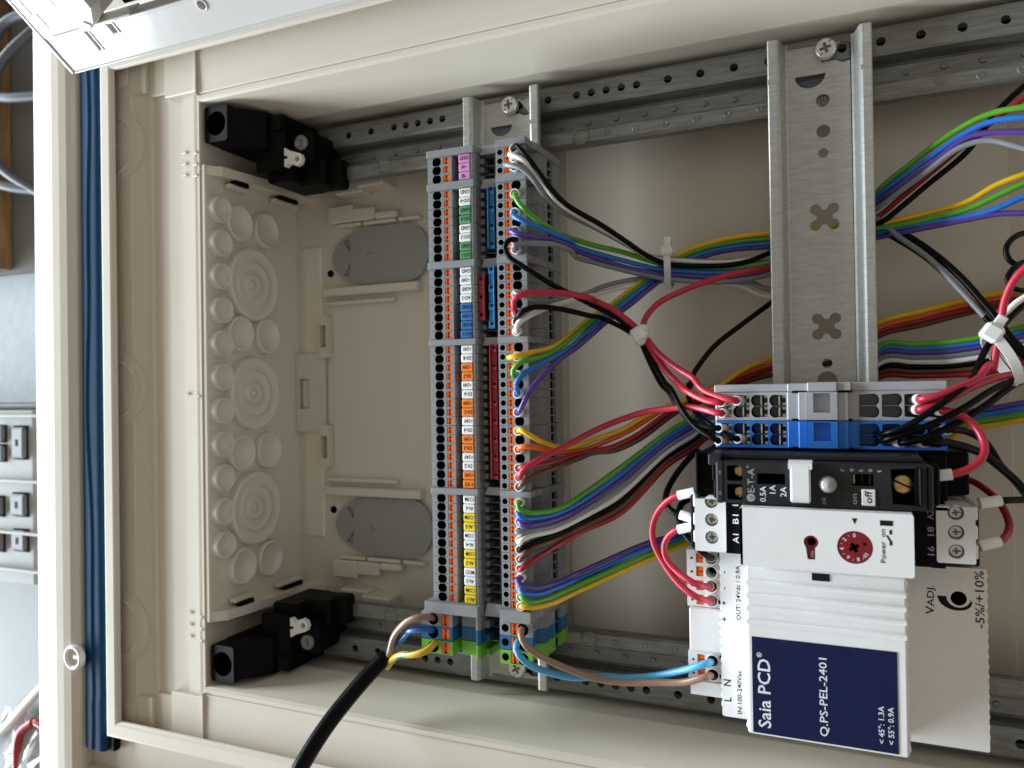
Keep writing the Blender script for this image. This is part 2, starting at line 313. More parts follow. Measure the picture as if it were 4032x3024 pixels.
# ---- moulded bars, stops and plugs on the back of the left bay
for sg in (1, -1):
    Y = lambda d: YC+sg*d
    def bx(x0, x1, d0, d1, z0, z1, bev=.6, bb=None): (bb or b).box(x0, x1, min(Y(d0), Y(d1)), max(Y(d0), Y(d1)), z0, z1, bev)
    b = M(); bx(-116, -59, 49.2, 53.6, -37, -30.5); bx(-117, -74, 44.6, 46.8, -37, -33); b.build('moulded_bar', 'box', enc)
    b = M()
    for x0, x1 in ((-108, -93), (-91.5, -72), (-70.5, -58)): bx(x0, x1, 84.4, 86.2, -37, -32, .4)
    b.build('moulded_bar', 'box', enc)
    b = M(); bx(-112, -97, 86.6, 95.6, -37, -30.8, .8); bx(-97.5, -84, 86.6, 93.3, -37, -30.8, .8); bx(-84.5, -71, 86.6, 90.5, -37, -31.2, 1.2); b.build('stepped_stop', 'box', enc)
    b = M(); bx(-104, -88, 99.5, 112, -37, -26, .8); bx(-90, -74, 101.5, 112, -37, -24, .8); b.build('stepped_stop', 'box', enc)
    for d0 in (17.5, ):
        b = M(); b.plate([(x, Y(q)) for x, q in rrect(-119.5, -113.8, d0, d0+22, 1.2)], [[(x, Y(q)) for x, q in rect(-118.8, -114.7, d0+5.5, d0+17)]], -31.6, 4.4, 0)
        b.build('clip_pocket', 'box', enc)
    # oval plug
    cy = Y(68.6); b = M()
    ov = [(-111.3, cy), (-110.9, cy-2.6), (-109.4, cy-5.6), (-106.6, cy-8.6), (-102.6, cy-11.4), (-97.5, cy-13.5), (-92, cy-14.4), (-66, cy-14.4)]+[(-66+12*math.cos(a), cy+14.4*math.sin(a)) for a in [math.radians(-80+i*16) for i in range(11)]]+[(-66, cy+14.4), (-92, cy+14.4), (-97.5, cy+13.5), (-102.6, cy+11.4), (-106.6, cy+8.6), (-109.4, cy+5.6), (-110.9, cy+2.6)]
    cuts = [[(-104.6, cy+s_*8.8), (-100.4, cy+s_*9.6), (-100.2, cy+s_*6), (-100.4, cy+s_*2.6), (-101.6, cy+s_*5.2), (-103.4, cy+s_*7.4)] for s_ in (1, -1)]
    b.plate(ov, cuts, -33.4, 1.5, 0, None, 1); b.lathe([(2.2, -33.4), (1.9, -33.1), (0, -33.05)], (-88, cy, 0), 'z', 12)
    pl = b.build('oval_plug', ['plug', 'plug'], enc)
    b = M(); b.lathe([(1.35, -36.1), (1.35, -36.15), (0, -36.15)], (-114.4, Y(61.8), 0), 'z', 12); b.lathe([(1.9, -36.2), (1.8, -35.7), (1.35, -35.6), (1.35, -36.1)], (-114.4, Y(61.8), 0), 'z', 12); b.build('screw_hole', ['void'], enc)

# ================================================================== black corner brackets
for sg in (1, -1):
    Y = lambda d: YC+sg*d
    at = (-137, Y(122), -10)
    br = thing('corner_bracket', 'black plastic corner bracket carrying the %s perforated rail' % ('upper' if sg > 0 else 'lower'), 'bracket', at, 'black corner brackets')
    def bx(b, x0, x1, d0, d1, z0, z1, bev=.8): b.box(x0, x1, min(Y(d0), Y(d1)), max(Y(d0), Y(d1)), z0, z1, bev)
    b = M(); cy = Y(123.6)
    b.plate(rrect(-137.4, -124.0, min(Y(115.3), Y(132)), max(Y(115.3), Y(132)), 1.4), [circ(-130.6, cy, 5.6, 20)], 26.5, 9, 0, 0, 0)
    bx(b, -137.4, -124.0, 115.3, 132, -20, 17, .2)
    b.prism([(-124.1, 26), (-117, 21), (-112, 14), (-112, -16), (-124.1, -16)], min(Y(113), Y(130)), max(Y(113), Y(130)), 'y')
    b.build('tubular_arm', 'blackp', br)
    b = M(); bx(b, -121, -104, 103, 129, -20, 12.5, 1.2); bx(b, -105, -92, 107, 121, -16, 7, 1.2); bx(b, -106, -90, 98, 110, -16, 1.5, 1.5); bx(b, -92, -84, 96.5, 110, -12, -3, 1.2); bx(b, -118, -103, 99, 107, -20, 8, 1.2)
    bx(b, -109, -103.4, 121, 127.5, 12, 14.5, .5); b.build('bracket_body', 'blackp', br)
    b = M(); y1, y2 = Y(108.5), Y(107.0)
    q = [(-105.2+4.6*math.cos(a), y1+4.6*math.sin(a)) for a in [math.radians(40+i*28) for i in range(11)]]+[(-97.5, y2-3.1), (-95.2, y2-2.2), (-94.4, y2), (-95.2, y2+2.2), (-97.5, y2+3.1)]
    pl = [(-2.9, -.7), (-.7, -.7), (-.7, -2.9), (.7, -2.9), (.7, -.7), (2.9, -.7), (2.9, .7), (.7, .7), (.7, 2.9), (-.7, 2.9), (-.7, .7), (-2.9, .7)]
    b.plate(q, [[(-105.2+u, y1+v) for u, v in pl], circ(-97, y2, 1.5, 10)], 11.5, 2.6, 0, 0, 1); b.build('white_latch', ['whitew', 'plug'], br)
    b = M(); b.lathe([(3.6, 7), (3.6, 8.2), (2.8, 8.9), (1.2, 8.6), (.8, 7.6), (0, 7.5)], (-97.6, Y(115.5), 0), 'z', 14); b.build('bracket_screw', 'steel', br)

# ================================================================== perforated carrier rails
for sg in (1, -1):
    Y = lambda d: YC+sg*d
    ca = thing('perforated_rail', 'long perforated zinc steel rail along the %s wall of the enclosure' % ('upper' if sg > 0 else 'lower'), 'steel rail', (62, Y(114), -30), 'perforated carrier rails')
    b = M(); pr = [(101.0, -14.5), (100.5, -13.2), (100.4, -11.5), (100.9, -9.8), (102.0, -9), (106.4, -9), (107.3, -9.6), (107.7, -11), (107.9, -18.5), (108.5, -19), (109.0, -18.5), (109.2, -17.2), (109.8, -16.8), (114.8, -16), (115.6, -15.2), (116.2, -11.5), (117, -9.6), (118, -9)]
    for (h0, z0), (h1, z1) in zip(pr, pr[1:]): b.add([(-101, Y(h0), z0), (263, Y(h0), z0), (263, Y(h1), z1), (-101, Y(h1), z1)], [(0, 1, 2, 3)], 0, True)
    pr = [(126.2, -9), (127.3, -9.6), (127.8, -11), (127.9, -36)]
    for (h0, z0), (h1, z1) in zip(pr, pr[1:]): b.add([(-101, Y(h0), z0), (263, Y(h0), z0), (263, Y(h1), z1), (-101, Y(h1), z1)], [(0, 1, 2, 3)], 0, True)
    for i, x in enumerate(range(-88, 262, 12)):        # embossed studs of the inner flange
        if i % 8 == 2: b.lathe([(3.9, -9.1), (3.6, -8.5), (3.0, -8.4), (2.7, -8.9), (0, -8.95)], (x+1, Y(104.4), 0), 'z', 16, 0, False)
        elif i % 2: b.lathe([(1.6, -9.1), (1.4, -8.75), (.9, -8.7), (.7, -8.9), (0, -8.92)], (x, Y(104.4), 0), 'z', 12, 0, False)
        else: b.lathe([(1.3, -8.95), (1.1, -8.7), (.7, -8.9)], (x, Y(104.4), 0), 'z', 12)
        b.lathe([(1.3, -16.6), (1.1, -15.9), (0, -15.8)], (x+2, Y(112.3), 0), 'z', 10, 0, False)
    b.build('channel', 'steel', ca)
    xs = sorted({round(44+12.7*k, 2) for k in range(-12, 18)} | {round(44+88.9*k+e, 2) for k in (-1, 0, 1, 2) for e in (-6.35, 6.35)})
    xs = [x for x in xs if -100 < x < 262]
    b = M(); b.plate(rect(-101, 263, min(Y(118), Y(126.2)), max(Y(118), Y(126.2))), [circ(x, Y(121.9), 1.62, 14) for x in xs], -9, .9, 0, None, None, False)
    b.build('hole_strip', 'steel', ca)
    b = M(); b.box(-101, 263, Y(122.2)-3.2, Y(122.2)+3.2, -20, -18.5, 0); b.build('hole_shade_strip', 'void', ca)  # near-black strip behind the holes, standing in for the shade inside

# ================================================================== DIN rails
def plus(x, y, L, w, rot=0):
    c, s_ = math.cos(rot), math.sin(rot)
    return [(x+u*c-v*s_, y+u*s_+v*c) for u, v in [(-L, -w), (-w, -w), (-w, -L), (w, -L), (w, -w), (L, -w), (L, w), (w, w), (w, L), (-w, L), (-w, w), (-L, w)]]
def lobes(x, y):
    q = []
    for k in range(4):
        a = math.radians(45+90*k); cx, cy = x+4.3*math.cos(a), y+4.1*math.sin(a)
        q += [(cx+1.95*math.cos(a+math.radians(t)), cy+1.95*math.sin(a+math.radians(t))) for t in (-95, -66, -33, 0, 33, 66, 95)]
        am = a+math.radians(45); q += [(x+2.75*math.cos(am+d), y+2.75*math.sin(am+d)) for d in (-.25, 0, .25)]
    return q
def half(x, y, r): return [(x+r*math.cos(a), y+r*.9*math.sin(a)) for a in [math.radians(180+i*20) for i in range(10)]]
def keyhole(x, y, xr): return [(x-2.6, y-2.7)]+[(xr+3.9*math.cos(a), y+3.9*math.sin(a)) for a in [math.radians(-136+i*24.7) for i in range(12)]]+[(x-2.6, y+2.7)]
def screw(parent, x, y, z, r, rot):
    b = M(); b.lathe([(r*.98, z), (r, z+.4), (r, z+2.2), (r*.93, z+2.9), (r*.86, z+3.1)], (x, y, 0), 'z', 28)
    b.plate(circ(x, y, r*.86, 28), [plus(x, y, r*.52, r*.15, rot)], z+3.1, 1.5, 0, 0, 1, False)
    b.build('rail_screw', ['screwm', 'steel'], parent)
    b = M(); c, s_ = math.cos(rot+.75), math.sin(rot+.75)
    for sd in (-1, 1):
        b.add([(x+sd*(a*c)-w*s_, y+sd*(a*s_)+w*c, z+3.13) for a, w in ((r*.55, -.3), (r*.86, -.3), (r*.86, .3), (r*.55, .3))], [(0, 1, 2, 3)])
    b.build('screw_slot', 'steel', parent)
def din_rail(cx, label, holes, screws, mname):
    rl = thing('mounting_rail', label, 'rail', (cx, YC, -8), 'zinc mounting rails')
    top, bot = 111.9, -135.4
    pr = [(-17.5, -1.4), (-17.3, -.25), (-16.9, 0), (-14.4, 0), (-13.6, -.4), (-13.1, -1.3), (-12.0, -6.2), (-11.5, -7.1), (-10.8, -7.5)]
    for sg in (-1, 1):
        b = M(); q = [(cx+sg*abs(p[0]), p[1]) for p in pr]
        inner = [(cx+sg*(abs(p[0])+(0 if i < 5 else .9)), p[1]-(1.0 if i < 5 or i > 7 else .2)) for i, p in enumerate(pr)]
        b.prism(q+inner[::-1], bot-1.2, top+1.8, 'y', 0, (), True, False); b.build('rail_flange', mname, rl)
        b = M(); b.box(cx+sg*15.4-1.9, cx+sg*15.4+1.9, top-14.2, top-12.6, -.9, .12, .1); b.build('flange_notch', mname, rl)
    b = M(); hs = [h for h in holes]
    b.plate(rect(cx-10.85, cx+10.85, bot, top), hs, -7.5, 1.0, 0); b.build('rail_web', mname, rl)
    for s_ in screws: screw(rl, *s_)
    return rl
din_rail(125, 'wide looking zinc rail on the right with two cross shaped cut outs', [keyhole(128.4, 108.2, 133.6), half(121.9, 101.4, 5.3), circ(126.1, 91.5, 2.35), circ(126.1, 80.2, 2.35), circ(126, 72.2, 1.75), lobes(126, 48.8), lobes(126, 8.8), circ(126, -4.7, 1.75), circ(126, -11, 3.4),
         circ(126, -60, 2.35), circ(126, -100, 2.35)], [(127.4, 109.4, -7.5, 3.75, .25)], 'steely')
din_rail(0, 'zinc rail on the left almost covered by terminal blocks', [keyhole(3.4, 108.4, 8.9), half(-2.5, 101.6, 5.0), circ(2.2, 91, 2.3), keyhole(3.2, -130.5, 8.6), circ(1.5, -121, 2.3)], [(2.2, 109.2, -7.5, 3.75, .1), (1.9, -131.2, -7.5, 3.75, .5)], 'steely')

# ================================================================== terminal blocks on the left rail
def clipped(x, r, h, n=20): return [(x+r*math.cos(2*math.pi*i/n), max(-h, min(h, r*math.sin(2*math.pi*i/n)))) for i in range(n)]
def term_body(p, xl, xr, zf, big=False):
    # p: width along the rail; the two wiring faces end at xl and xr; zf: height of the faces
    h = p/2-.06; b = M(); k = 1.28 if big else 1
    L0, L1 = xl, xl+11*k*.98; R1, R0 = xr, xr-12.2*(1.1 if big else 1)
    q = [(-20.5*(1.06 if big else 1), -6), (-21*(1.08 if big else 1), 13), (L0, 20), (L0, zf), (L1, zf), (L1, zf-7.5), (L1+2.4, zf-7.5), (L1+2.4, zf-3.6), (-.15, zf-3.6), (-.1, zf+.1), (.6, zf+.1), (1.6, zf-.6), (1.9, 9), (R0-.1, 9), (R0, zf+.5), (R1, zf+.5),
         (R1-.05, zf-.7), (R1-2.4, zf-.9), (R1-2.4, 18.4), (R1+.7, 17.3), (R1+.7, 16), (R1+.35, 15.8), (R1+.35, 15.2), (R1+.75, 15), (R1+.75, 14), (R1+.4, 13.8), (R1+.4, 13.2), (R1+.8, 13), (R1+.8, 12), (R1+.45, 11.8), (R1+.45, 11.2), (R1+.9, 11), (R1+1.2, 8.6), (R1-.2, 8.4), (R1-.2, 2.6), (R1+1.2, 2.4), (R1+1.2, -6)]
    b.prism(q, -h, h, 'y', 0, (3, 12, 13, 14), True, False, (12, 13))  # bridge shaft floor and right wall coloured near black to deepen their shade
    hw = 1.95 if not big else 2.35; hh = min(hw, h-.07)
    xw = L0+4.1*k; lx = L0+8.35*k; lh = 1.3*k
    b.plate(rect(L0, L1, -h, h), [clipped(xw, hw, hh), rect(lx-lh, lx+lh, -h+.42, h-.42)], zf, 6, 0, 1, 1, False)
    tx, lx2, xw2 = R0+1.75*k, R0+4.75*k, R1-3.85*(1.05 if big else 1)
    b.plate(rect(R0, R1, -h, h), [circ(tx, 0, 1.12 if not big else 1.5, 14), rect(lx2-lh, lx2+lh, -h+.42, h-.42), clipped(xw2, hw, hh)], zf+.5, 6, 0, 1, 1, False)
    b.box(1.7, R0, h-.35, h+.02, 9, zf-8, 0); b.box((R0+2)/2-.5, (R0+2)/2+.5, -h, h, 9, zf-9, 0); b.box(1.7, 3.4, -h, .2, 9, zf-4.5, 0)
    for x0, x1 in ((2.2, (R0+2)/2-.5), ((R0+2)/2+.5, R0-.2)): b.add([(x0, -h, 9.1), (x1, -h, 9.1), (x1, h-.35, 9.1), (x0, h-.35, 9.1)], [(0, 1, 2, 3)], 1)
    b.box(R1-.25, R1+1.15, h-.45, h, 2.5, 8.5, 0); b.add([(R1-.18, -h, 2.6), (R1-.18, h-.45, 2.6), (R1-.18, h-.45, 8.4), (R1-.18, -h, 8.4)], [(0, 1, 2, 3)], 1)  # groove floor coloured near black to strengthen its shade
    return b, (xw, lx, lx2, xw2, lh)
def lever_mesh(x, z, w, h):
    b = M(); b.box(x-w, x+w, -h, h, z-4, z-1.0, 0)
    for sd in (-1, 1):
        b.prism([(x+sd*w*q[0], h*q[1]) for q in ((1, -1), (1, 1), (.30, 1), (.42, .45), (.22, 0), (.42, -.45), (.30, -1))], z-3, z-.12, 'z')
    b.box(x-w*.2, x+w*.2, -h*.35, h*.35, z-3, z-.35, .1); return b
MK = {'p': 'mk_pink', 'w': 'mk_white', 'g': 'mk_green', 'b': 'mk_blue', 'o': 'mk_orange', 'y': 'mk_yellow'}
CN = {'p': 'pink', 'w': 'white', 'g': 'green', 'b': 'blue', 'o': 'orange', 'y': 'yellow'}
GR = [(78.0, 71.1, 'p:GND p:A+ p:B-'), (64.7, 40.05, 'w:GND w:DO-4 g:GND g:DO-3 w:GND w:DO-2 g:GND g:DO-1'), (33.8, 9.3, 'w:GND w:+24V w:AGND w:AO-2 b:GND b:+24V b:AGND b:AO-1'),
      (3.4, -49.0, 'w:+24V w:DI-8 o:+24V o:DI-7 w:+24V w:DI-6 o:+24V o:DI-5 w:+24V w:DI-4 o:+24V o:DI-3 w:+24V w:DI-2 o:+24V o:DI-1'), (-54.9, -93.7, 'w:COM w:AI-6 y:COM y:AI-5 w:COM w:AI-4 y:COM y:AI-3 w:COM w:AI-2 y:COM y:AI-1')]
flat = [t for g in GR for t in g[2].split()]
proto = None
ups = {('p', 'GND'), ('p', 'A+'), ('p', 'B-'), ('o', 'DI-1')}
marker_mesh = {}
idx = 0
for ya, yb, tx in GR:
    its = tx.split()
    for i, t in enumerate(its):
        col, s_ = t.split(':'); y = ya+(yb-ya)*i/(len(its)-1)
        nxt = its[i+1].split(':')[1] if i+1 < len(its) else ''
        lab = 'slim grey terminal block with %s %s marker' % (CN[col], s_)
        if flat.count(t) > 1: lab += ' just above the %s %s one' % (CN[its[i+1][0]], nxt)
        at = (0, y+random.uniform(-.04, .04), 0)
        tb = thing('terminal_block', lab, 'terminal block', at, 'terminal blocks in rows on the left rail')
        if proto is None:
            b, (xw, lx, lx2, xw2, lh) = term_body(3.5, -19.2, 23.0, 28.0)
            body = b.build('terminal_body', ['grey', 'void'], None); body.parent = tb; body.location = (0, 0, 0)
            l1 = lever_mesh(lx, 28, lh-.05, 1.2).build('release_lever', 'orange', None); l1.parent = tb
            l2 = lever_mesh(lx2, 28.5, lh-.05, 1.2).build('release_lever', 'orange', None); l2.parent = tb
            b = M(); b.box(-5.3, -.25, -1.66, 1.66, 24, 28.35, .35); mk0 = b.build('marker_tag', 'mk_white', None); mk0.parent = tb
            proto = (body, l1, l2, mk0); mset = tb.children
        else:
            for o in proto[:3]:
                c = o.copy(); C.objects.link(c); c.parent = tb
        if col not in marker_mesh:
            me = proto[3].data if col == 'p' else proto[3].data.copy(); me.materials.clear(); me.materials.append(X[MK[col]]); marker_mesh[col] = me
        if idx == 0: mo = proto[3]
        else: mo = proto[3].copy(); C.objects.link(mo); mo.parent = tb
        mo.data = marker_mesh[col]; mo['label'] = '%s marker tag reading %s' % (CN[col], s_)
        mo.location = (random.uniform(-.12, .12)*S, 0, 0)
        AT[mo.name] = at
        up = (col, s_) in ups or (s_ == 'COM' and idx == 35+8)
        cap = 1.5; ex = random.uniform(-.2, .2); fw = {'GND': 3.9, 'A+': 2.0, 'B-': 1.9, 'AGND': 4.2, 'COM': 3.7, '+24V': 3.7}.get(s_, 3.8 if s_[1] == 'O' else 3.2)
        if up: text(s_, mo, (at[0]-2.75+ex, at[1]-cap/2, 28.40), (1, 0, 0), (0, 1, 0), cap, 'ink', 'CENTER', fw)
        else: text(s_, mo, (at[0]-2.75+ex, at[1]+cap/2, 28.40), (-1, 0, 0), (0, -1, 0), cap, 'ink', 'CENTER', fw)
        idx += 1
# the three wider blocks at the foot of the column
for y, k, nm, lab in ((-102.5, 'grey', 'grey', 'wide grey mains terminal block below the long marker column'), (-107.85, 'blueb', 'blue', 'wide blue mains terminal block between the grey and green ones'), (-113.4, 'greenb', 'green', 'wide green earth terminal block at the foot of the left rail')):
    tb = thing('mains_terminal', lab, 'terminal block', (0, y, 0), 'wide mains terminal blocks')
    b, (xw, lx, lx2, xw2, lh) = term_body(5.35, -24.2, 23.6, 29.2, True); b.v = [(p[0], p[1]+y, p[2]) for p in b.v]; b.build('terminal_body', [k, 'void'], tb)
    for x, z in ((lx, 29.2), (lx2, 29.7)):
        b = lever_mesh(x, z, lh-.05, 2.0); b.v = [(p[0], p[1]+y, p[2]) for p in b.v]; b.build('release_lever', 'orange', tb)
# partition plates
def plate_between(y0, y1, lab, big=False):
    t = thing('partition_plate', lab, 'partition plate', (0, (y0+y1)/2, 0), 'grey partition plates between the terminal groups')
    e = 2.6 if big else 0; zb = 30.4 if big else 28.7
    q = [(-21-e, -6), (-21.5-e, 13), (-19.5-e, 20), (-19.5-e, zb-.3), (-19.2-e, zb), (1.1, zb), (1.7, zb-.5), (2.0, zb-7)]+[(3.2, zb-5.2), (9.6, zb-5.2), (10.5, zb-7)]+[(10.7, zb), (11, zb+.6), (23.2, zb+.6), (23.5, zb+.2), (23.2, 21), (24.2, 20), (24.2, 10), (24.6, 9), (24.6, -6)]
    b = M(); b.prism(q, y0, y1, 'y'); b.build('plate_body', 'grey', t)
    b = M(); b.prism([(2.1, y0-.25), (10.4, y0-.25), (9.2, y1+.4), (3.3, y1+.4)][::1], zb-6.6, zb-4.4, 'z'); b.build('plate_tab', 'greylight', t)
plate_between(79.8, 82.5, 'grey end plate capping the top of the left terminal column')
plate_between(66.5, 69.3, 'grey partition plate between the pink B- and white GND markers')
plate_between(35.6, 38.25, 'grey partition plate between the green DO-1 and white GND markers')
plate_between(5.2, 7.5, 'grey partition plate between the blue AO-1 and white +24V markers')
plate_between(-53.15, -50.8, 'grey partition plate between the orange DI-1 and white COM markers')
plate_between(-99.75, -95.5, 'thick grey partition plate between the yellow AI-1 marker and mains blocks', True)
# push in bridges
def bridge(x0, x1, ytop, n, zt, k, lab, name, flip=False):
    b0 = ytop-n*3.5
    t = thing(name, lab, 'jumper bridge', ((x0+x1)/2, (ytop+b0)/2, zt-6), 'push in jumper bridges')
    b = M(); b.box(x0, x1, b0+.5, ytop-.3, 11, zt-.9, .3); xs = (x0, x0+.7) if not flip else (x1-.7, x1)
    b.box(xs[0], xs[1], b0+.2, ytop, 12, zt, .25); b.build('bridge_body', k, t)
    for i in range(n):
        y = ytop-3.5*(i+.5); b = M(); b.box((x0+.75) if not flip else x0, x1 if not flip else x1-.75, y-1.55, y+1.55, zt-1.4, zt-.45-(.35 if i % 2 else 0), .25); o = b.build('bridge_segment', k, t)
        if i % 2 == 0: b = M(); b.lathe([(.75, zt-.45), (.7, zt-.36), (0, zt-.34)], ((x0+x1)/2+(.25 if not flip else -.25), y+.4, 0), 'z', 10); b.build('pin_mark', 'ink', t)
bridge(5.9, 8.9, 66.4, 7, 26.6, 'jblue', 'blue jumper bridge beside the DO markers', 'jumper_bridge')
bridge(6.0, 9.0, 35.4, 7, 27.2, 'jblue', 'blue jumper bridge beside the AO markers', 'jumper_bridge', True)
bridge(1.9, 4.7, 31.9, 5, 27.4, 'jred', 'short dark red jumper bridge left of the blue one', 'jumper_bridge', True)
bridge(6.0, 9.1, 5.2, 15, 26.8, 'jred', 'long dark red jumper bridge beside the DI markers', 'jumper_bridge')

# ================================================================== distribution blocks on the right rail
UP, LF = (0, 1, 0), (-1, 0, 0)        # lettering that reads upwards: along +Y, with its top towards -X
def dist(y0, y1, mname, lab, top=None):
    t = thing('distribution_block', lab, 'distribution block', (125, (y0+y1)/2, 10), 'distribution blocks on the right rail')
    yb = y1-(top or 0); b = M()
    b.box(91, 160, y0+.05, yb, -4, 22, .2)
    b.prism([(91.1, 20), (91.1, 27.6), (91.6, 28), (91.7, 28), (91.7, 20)], y0+.05, yb, 'y'); b.prism([(159.4, 20), (159.4, 27.6), (159.9, 27.6), (160, 27), (160, 20)], y0+.05, yb, 'y')
    b.box(114.2, 135.4, y0+.05, yb, 18, 28.6, .3)
    b.plate(rect(120.4, 129.3, y0+.3, yb-.15), [rect(122.2, 127.2, y0+2.6, yb-.5)], 30.4, 6, 0)
    b.box(117.6, 120.5, y0+.05, yb-.1, 24, 29.4, .3); b.box(129.2, 132.6, y0+.05, yb-.1, 24, 29.6, .3); b.box(122.2, 127.2, y0+2.6, yb-.5, 23, 24.4, 0)
    ym = (y0+yb)/2
    def eight(xa, xb, s_):
        a0, a1 = y0+.9, yb-.8; hh = (a1-a0)/4; c0, c1 = a0+hh, a1-hh
        e, f = (xa, xb) if s_ > 0 else (xb, xa); r = 2.2
        arc = lambda cy, ang: [(e+s_*(1.75-1.75*math.cos(math.radians(v))), cy+hh*1.0*math.sin(math.radians(v))) for v in ang]
        q = [(f, a0+.35)]+arc(c0, range(-88, 60, 21))+arc(c1, range(-59, 89, 21))+[(f, a1-.35)]
        return q
    for sd, xs, x0, x1 in ((1, ((91.95, 96.4), (97.0, 102.3), (102.8, 108.1), (108.6, 113.8)), 91.7, 114.3), (-1, ((135.7, 141.4), (142.1, 147.8), (148.4, 154.0), (154.6, 159.2)), 135.3, 159.4)):
        b.plate(rect(x0, x1, y0+.05, yb), [eight(xa, xb, sd) for xa, xb in xs], 28, 7, 0, 2, 2, False)
        for xa, xb in xs:
            b.box(xa+.3, xb-.1, ym-.14, ym+.14, 21.4, 26.4, 0)
            if sd > 0:
                for cy in ((y0+.9+ym)/2, (ym+yb-.8)/2):
                    b.box(xb-2.3, xb-1.8, cy-1.6, cy+1.6, 21.4, 27.3, .08, 1); b.box(xb-1.2, xb-.05, cy-1.6, cy-.7, 21.4, 26.8, .1, 1); b.box(xb-1.2, xb-.05, cy+.7, cy+1.6, 21.4, 26.8, .1, 1)
    for x0, x1 in ((115.6, 120.2), (129.5, 133.6)):
        b.add([(x0, y0+.02, 28.72), (x1, y0+.02, 28.72), (x1, y0+.6, 28.72), (x0, y0+.6, 28.72)], [(0, 1, 2, 3)], 2)
    b.build('block_body', [mname, 'screwm', 'void'], t)
    if top:
        b = M(); b.box(90.9, 114.4, yb+.06, y1, -4, 28, .3); b.box(114.3, 120.5, yb+.06, y1+.1, -4, 28.8, .3); b.box(120.4, 129.3, yb+.06, y1+.35, -4, 30.5, .3); b.box(129.2, 133.4, yb+.06, y1+.25, -4, 29.7, .3); b.box(133.3, 160.1, yb+.06, y1+.15, -4, 28.2, .3)
        b.build('end_cover', mname, t)
        b = M(); b.box(115.8, 120.1, yb-.35, yb+.35, 28.3, 28.95, 0); b.box(129.5, 133.7, yb-.35, yb+.35, 28.3, 29.75, 0); b.build('joint_slot', 'void', t)
dist(-24.0, -12.0, 'greylight', 'light grey distribution block with red wires plugged in', 2.7)
dist(-33.1, -24.1, 'bluedist', 'bright blue distribution block with black wires plugged in')

# ================================================================== black circuit breaker
bk = thing('circuit_breaker', 'black slim circuit breaker with white tag and clear lamp lens', 'circuit breaker', (124, -42, 0))
b = M()
b.box(93.9, 154.2, -49.1, -35.9, -2, 44.8, .6); b.box(93.9, 96.4, -49.1, -35.9, 40, 48.2, .6); b.box(152.2, 154.2, -49.1, -35.9, 40, 47.6, .6)
b.plate(rect(96.3, 152.3, -48.9, -36.1), [rrect(97.3, 101.9, -42.0, -37.2, .6), rrect(97.3, 101.9, -47.9, -43.0, .6), rect(106.3, 114.4, -42.7, -39.4), rect(133.0, 138.7, -42.3, -38.8), [(143.2, -37.2), (150.6, -36.8), (150.2, -41), (150.6, -47.6), (143.6, -47.2)], circ(126.4, -42.2, 2.75, 24)], 48, 3.2, 0, 0, 1)
b.box(92.2, 152, -35.95, -34.0, -2, 41, .5); b.box(91.2, 95.2, -37.6, -33.9, -2, 45.5, .4)
b.build('breaker_case', ['darkgrey', 'void'], bk)
b = M(); b.box(86.2, 92.5, -47, -34.2, -2, 36, .5); b.box(86.0, 87.0, -48, -34.0, 30, 39, .3); b.box(92.4, 94.2, -48.4, -37.5, -2, 43, .4); b.box(92.2, 94.1, -42.6, -36.8, 30, 44, .3); b.build('rear_connector', 'blackp', bk)
b = M(); b.box(154.0, 159.5, -48.4, -34.5, -2, 30, .5); b.box(159.3, 166, -47, -33.8, -2, 24, .5); b.box(154, 156, -47.6, -36, 20, 45, .5); b.build('rear_connector', 'blackp', bk)
b = M(); b.box(150.4, 151.2, -47.4, -36.6, 44.5, 48.6, .3); b.prism([(149.6, -47.4), (150.6, -46.8), (150.2, -41.5), (150.7, -36.8), (149.8, -36.4), (149.0, -41.5)], 44.5, 48.3, 'z'); b.build('screw_guard', 'blackp', bk)
for x, y in ((101.0, -39.0), (101.0, -45.6)):
    b = M(); b.lathe([(1.9, 44.9), (1.9, 45.9), (1.6, 46.2), (0, 46.2)], (x, y, 0), 'z', 16); b.box(x-.25, x+.25, y-1.6, y+1.6, 46.15, 46.3, 0); b.build('brass_screw', 'brass', bk)
b = M(); b.lathe([(2.75, 45.2), (2.75, 46.8), (2.45, 47.3), (0, 47.4)], (146.3, -41.5, 0), 'z', 24); b.add([(146.3+a*.9-c*.42, -41.5-a*.42-c*.9, 47.43) for a, c in ((-2.5, -.28), (2.5, -.28), (2.5, .28), (-2.5, .28))], [(0, 1, 2, 3)], 1); b.build('brass_screw', ['brass', 'void'], bk)
b = M(); b.box(116.0, 121.7, -47.7, -36.4, 47.7, 50.6, .5); b.prism([(-37.6, 50.6), (-36.0, 50.4), (-35.2, 49.2), (-35.2, 45.5), (-36.1, 45.5), (-36.4, 48.2)], 115.5, 122.2, 'x'); b.build('marker_flag', 'white', bk)
b = M(); b.lathe([(2.7, 44.9), (2.7, 47.2), (2.5, 48.6), (2.0, 49.6), (1.2, 50.2), (0, 50.4)], (126.4, -42.2, 0), 'z', 24); b.build('lamp_lens', 'lens', bk)
b = M(); b.box(135.4, 136.4, -42.0, -39.1, 45, 47.3, .2); b.box(133.2, 133.8, -41.9, -39.0, 45, 47.0, .15, 1); b.box(137.5, 138.4, -42.0, -39.0, 45, 47.6, .2); b.build('rocker_switch', ['blackp', 'brass'], bk)
b = M(); b.box(135.5, 139.1, -48.0, -43.2, 47.9, 48.35, .15); b.build('off_plate', 'whitew', bk)
def up(s_, par, x, y, z, cap, k='ink', fit=None, al='LEFT', bold=0): text(s_, par, (x, y, z), UP, LF, cap, k, al, fit, 'lettering', None, bold)
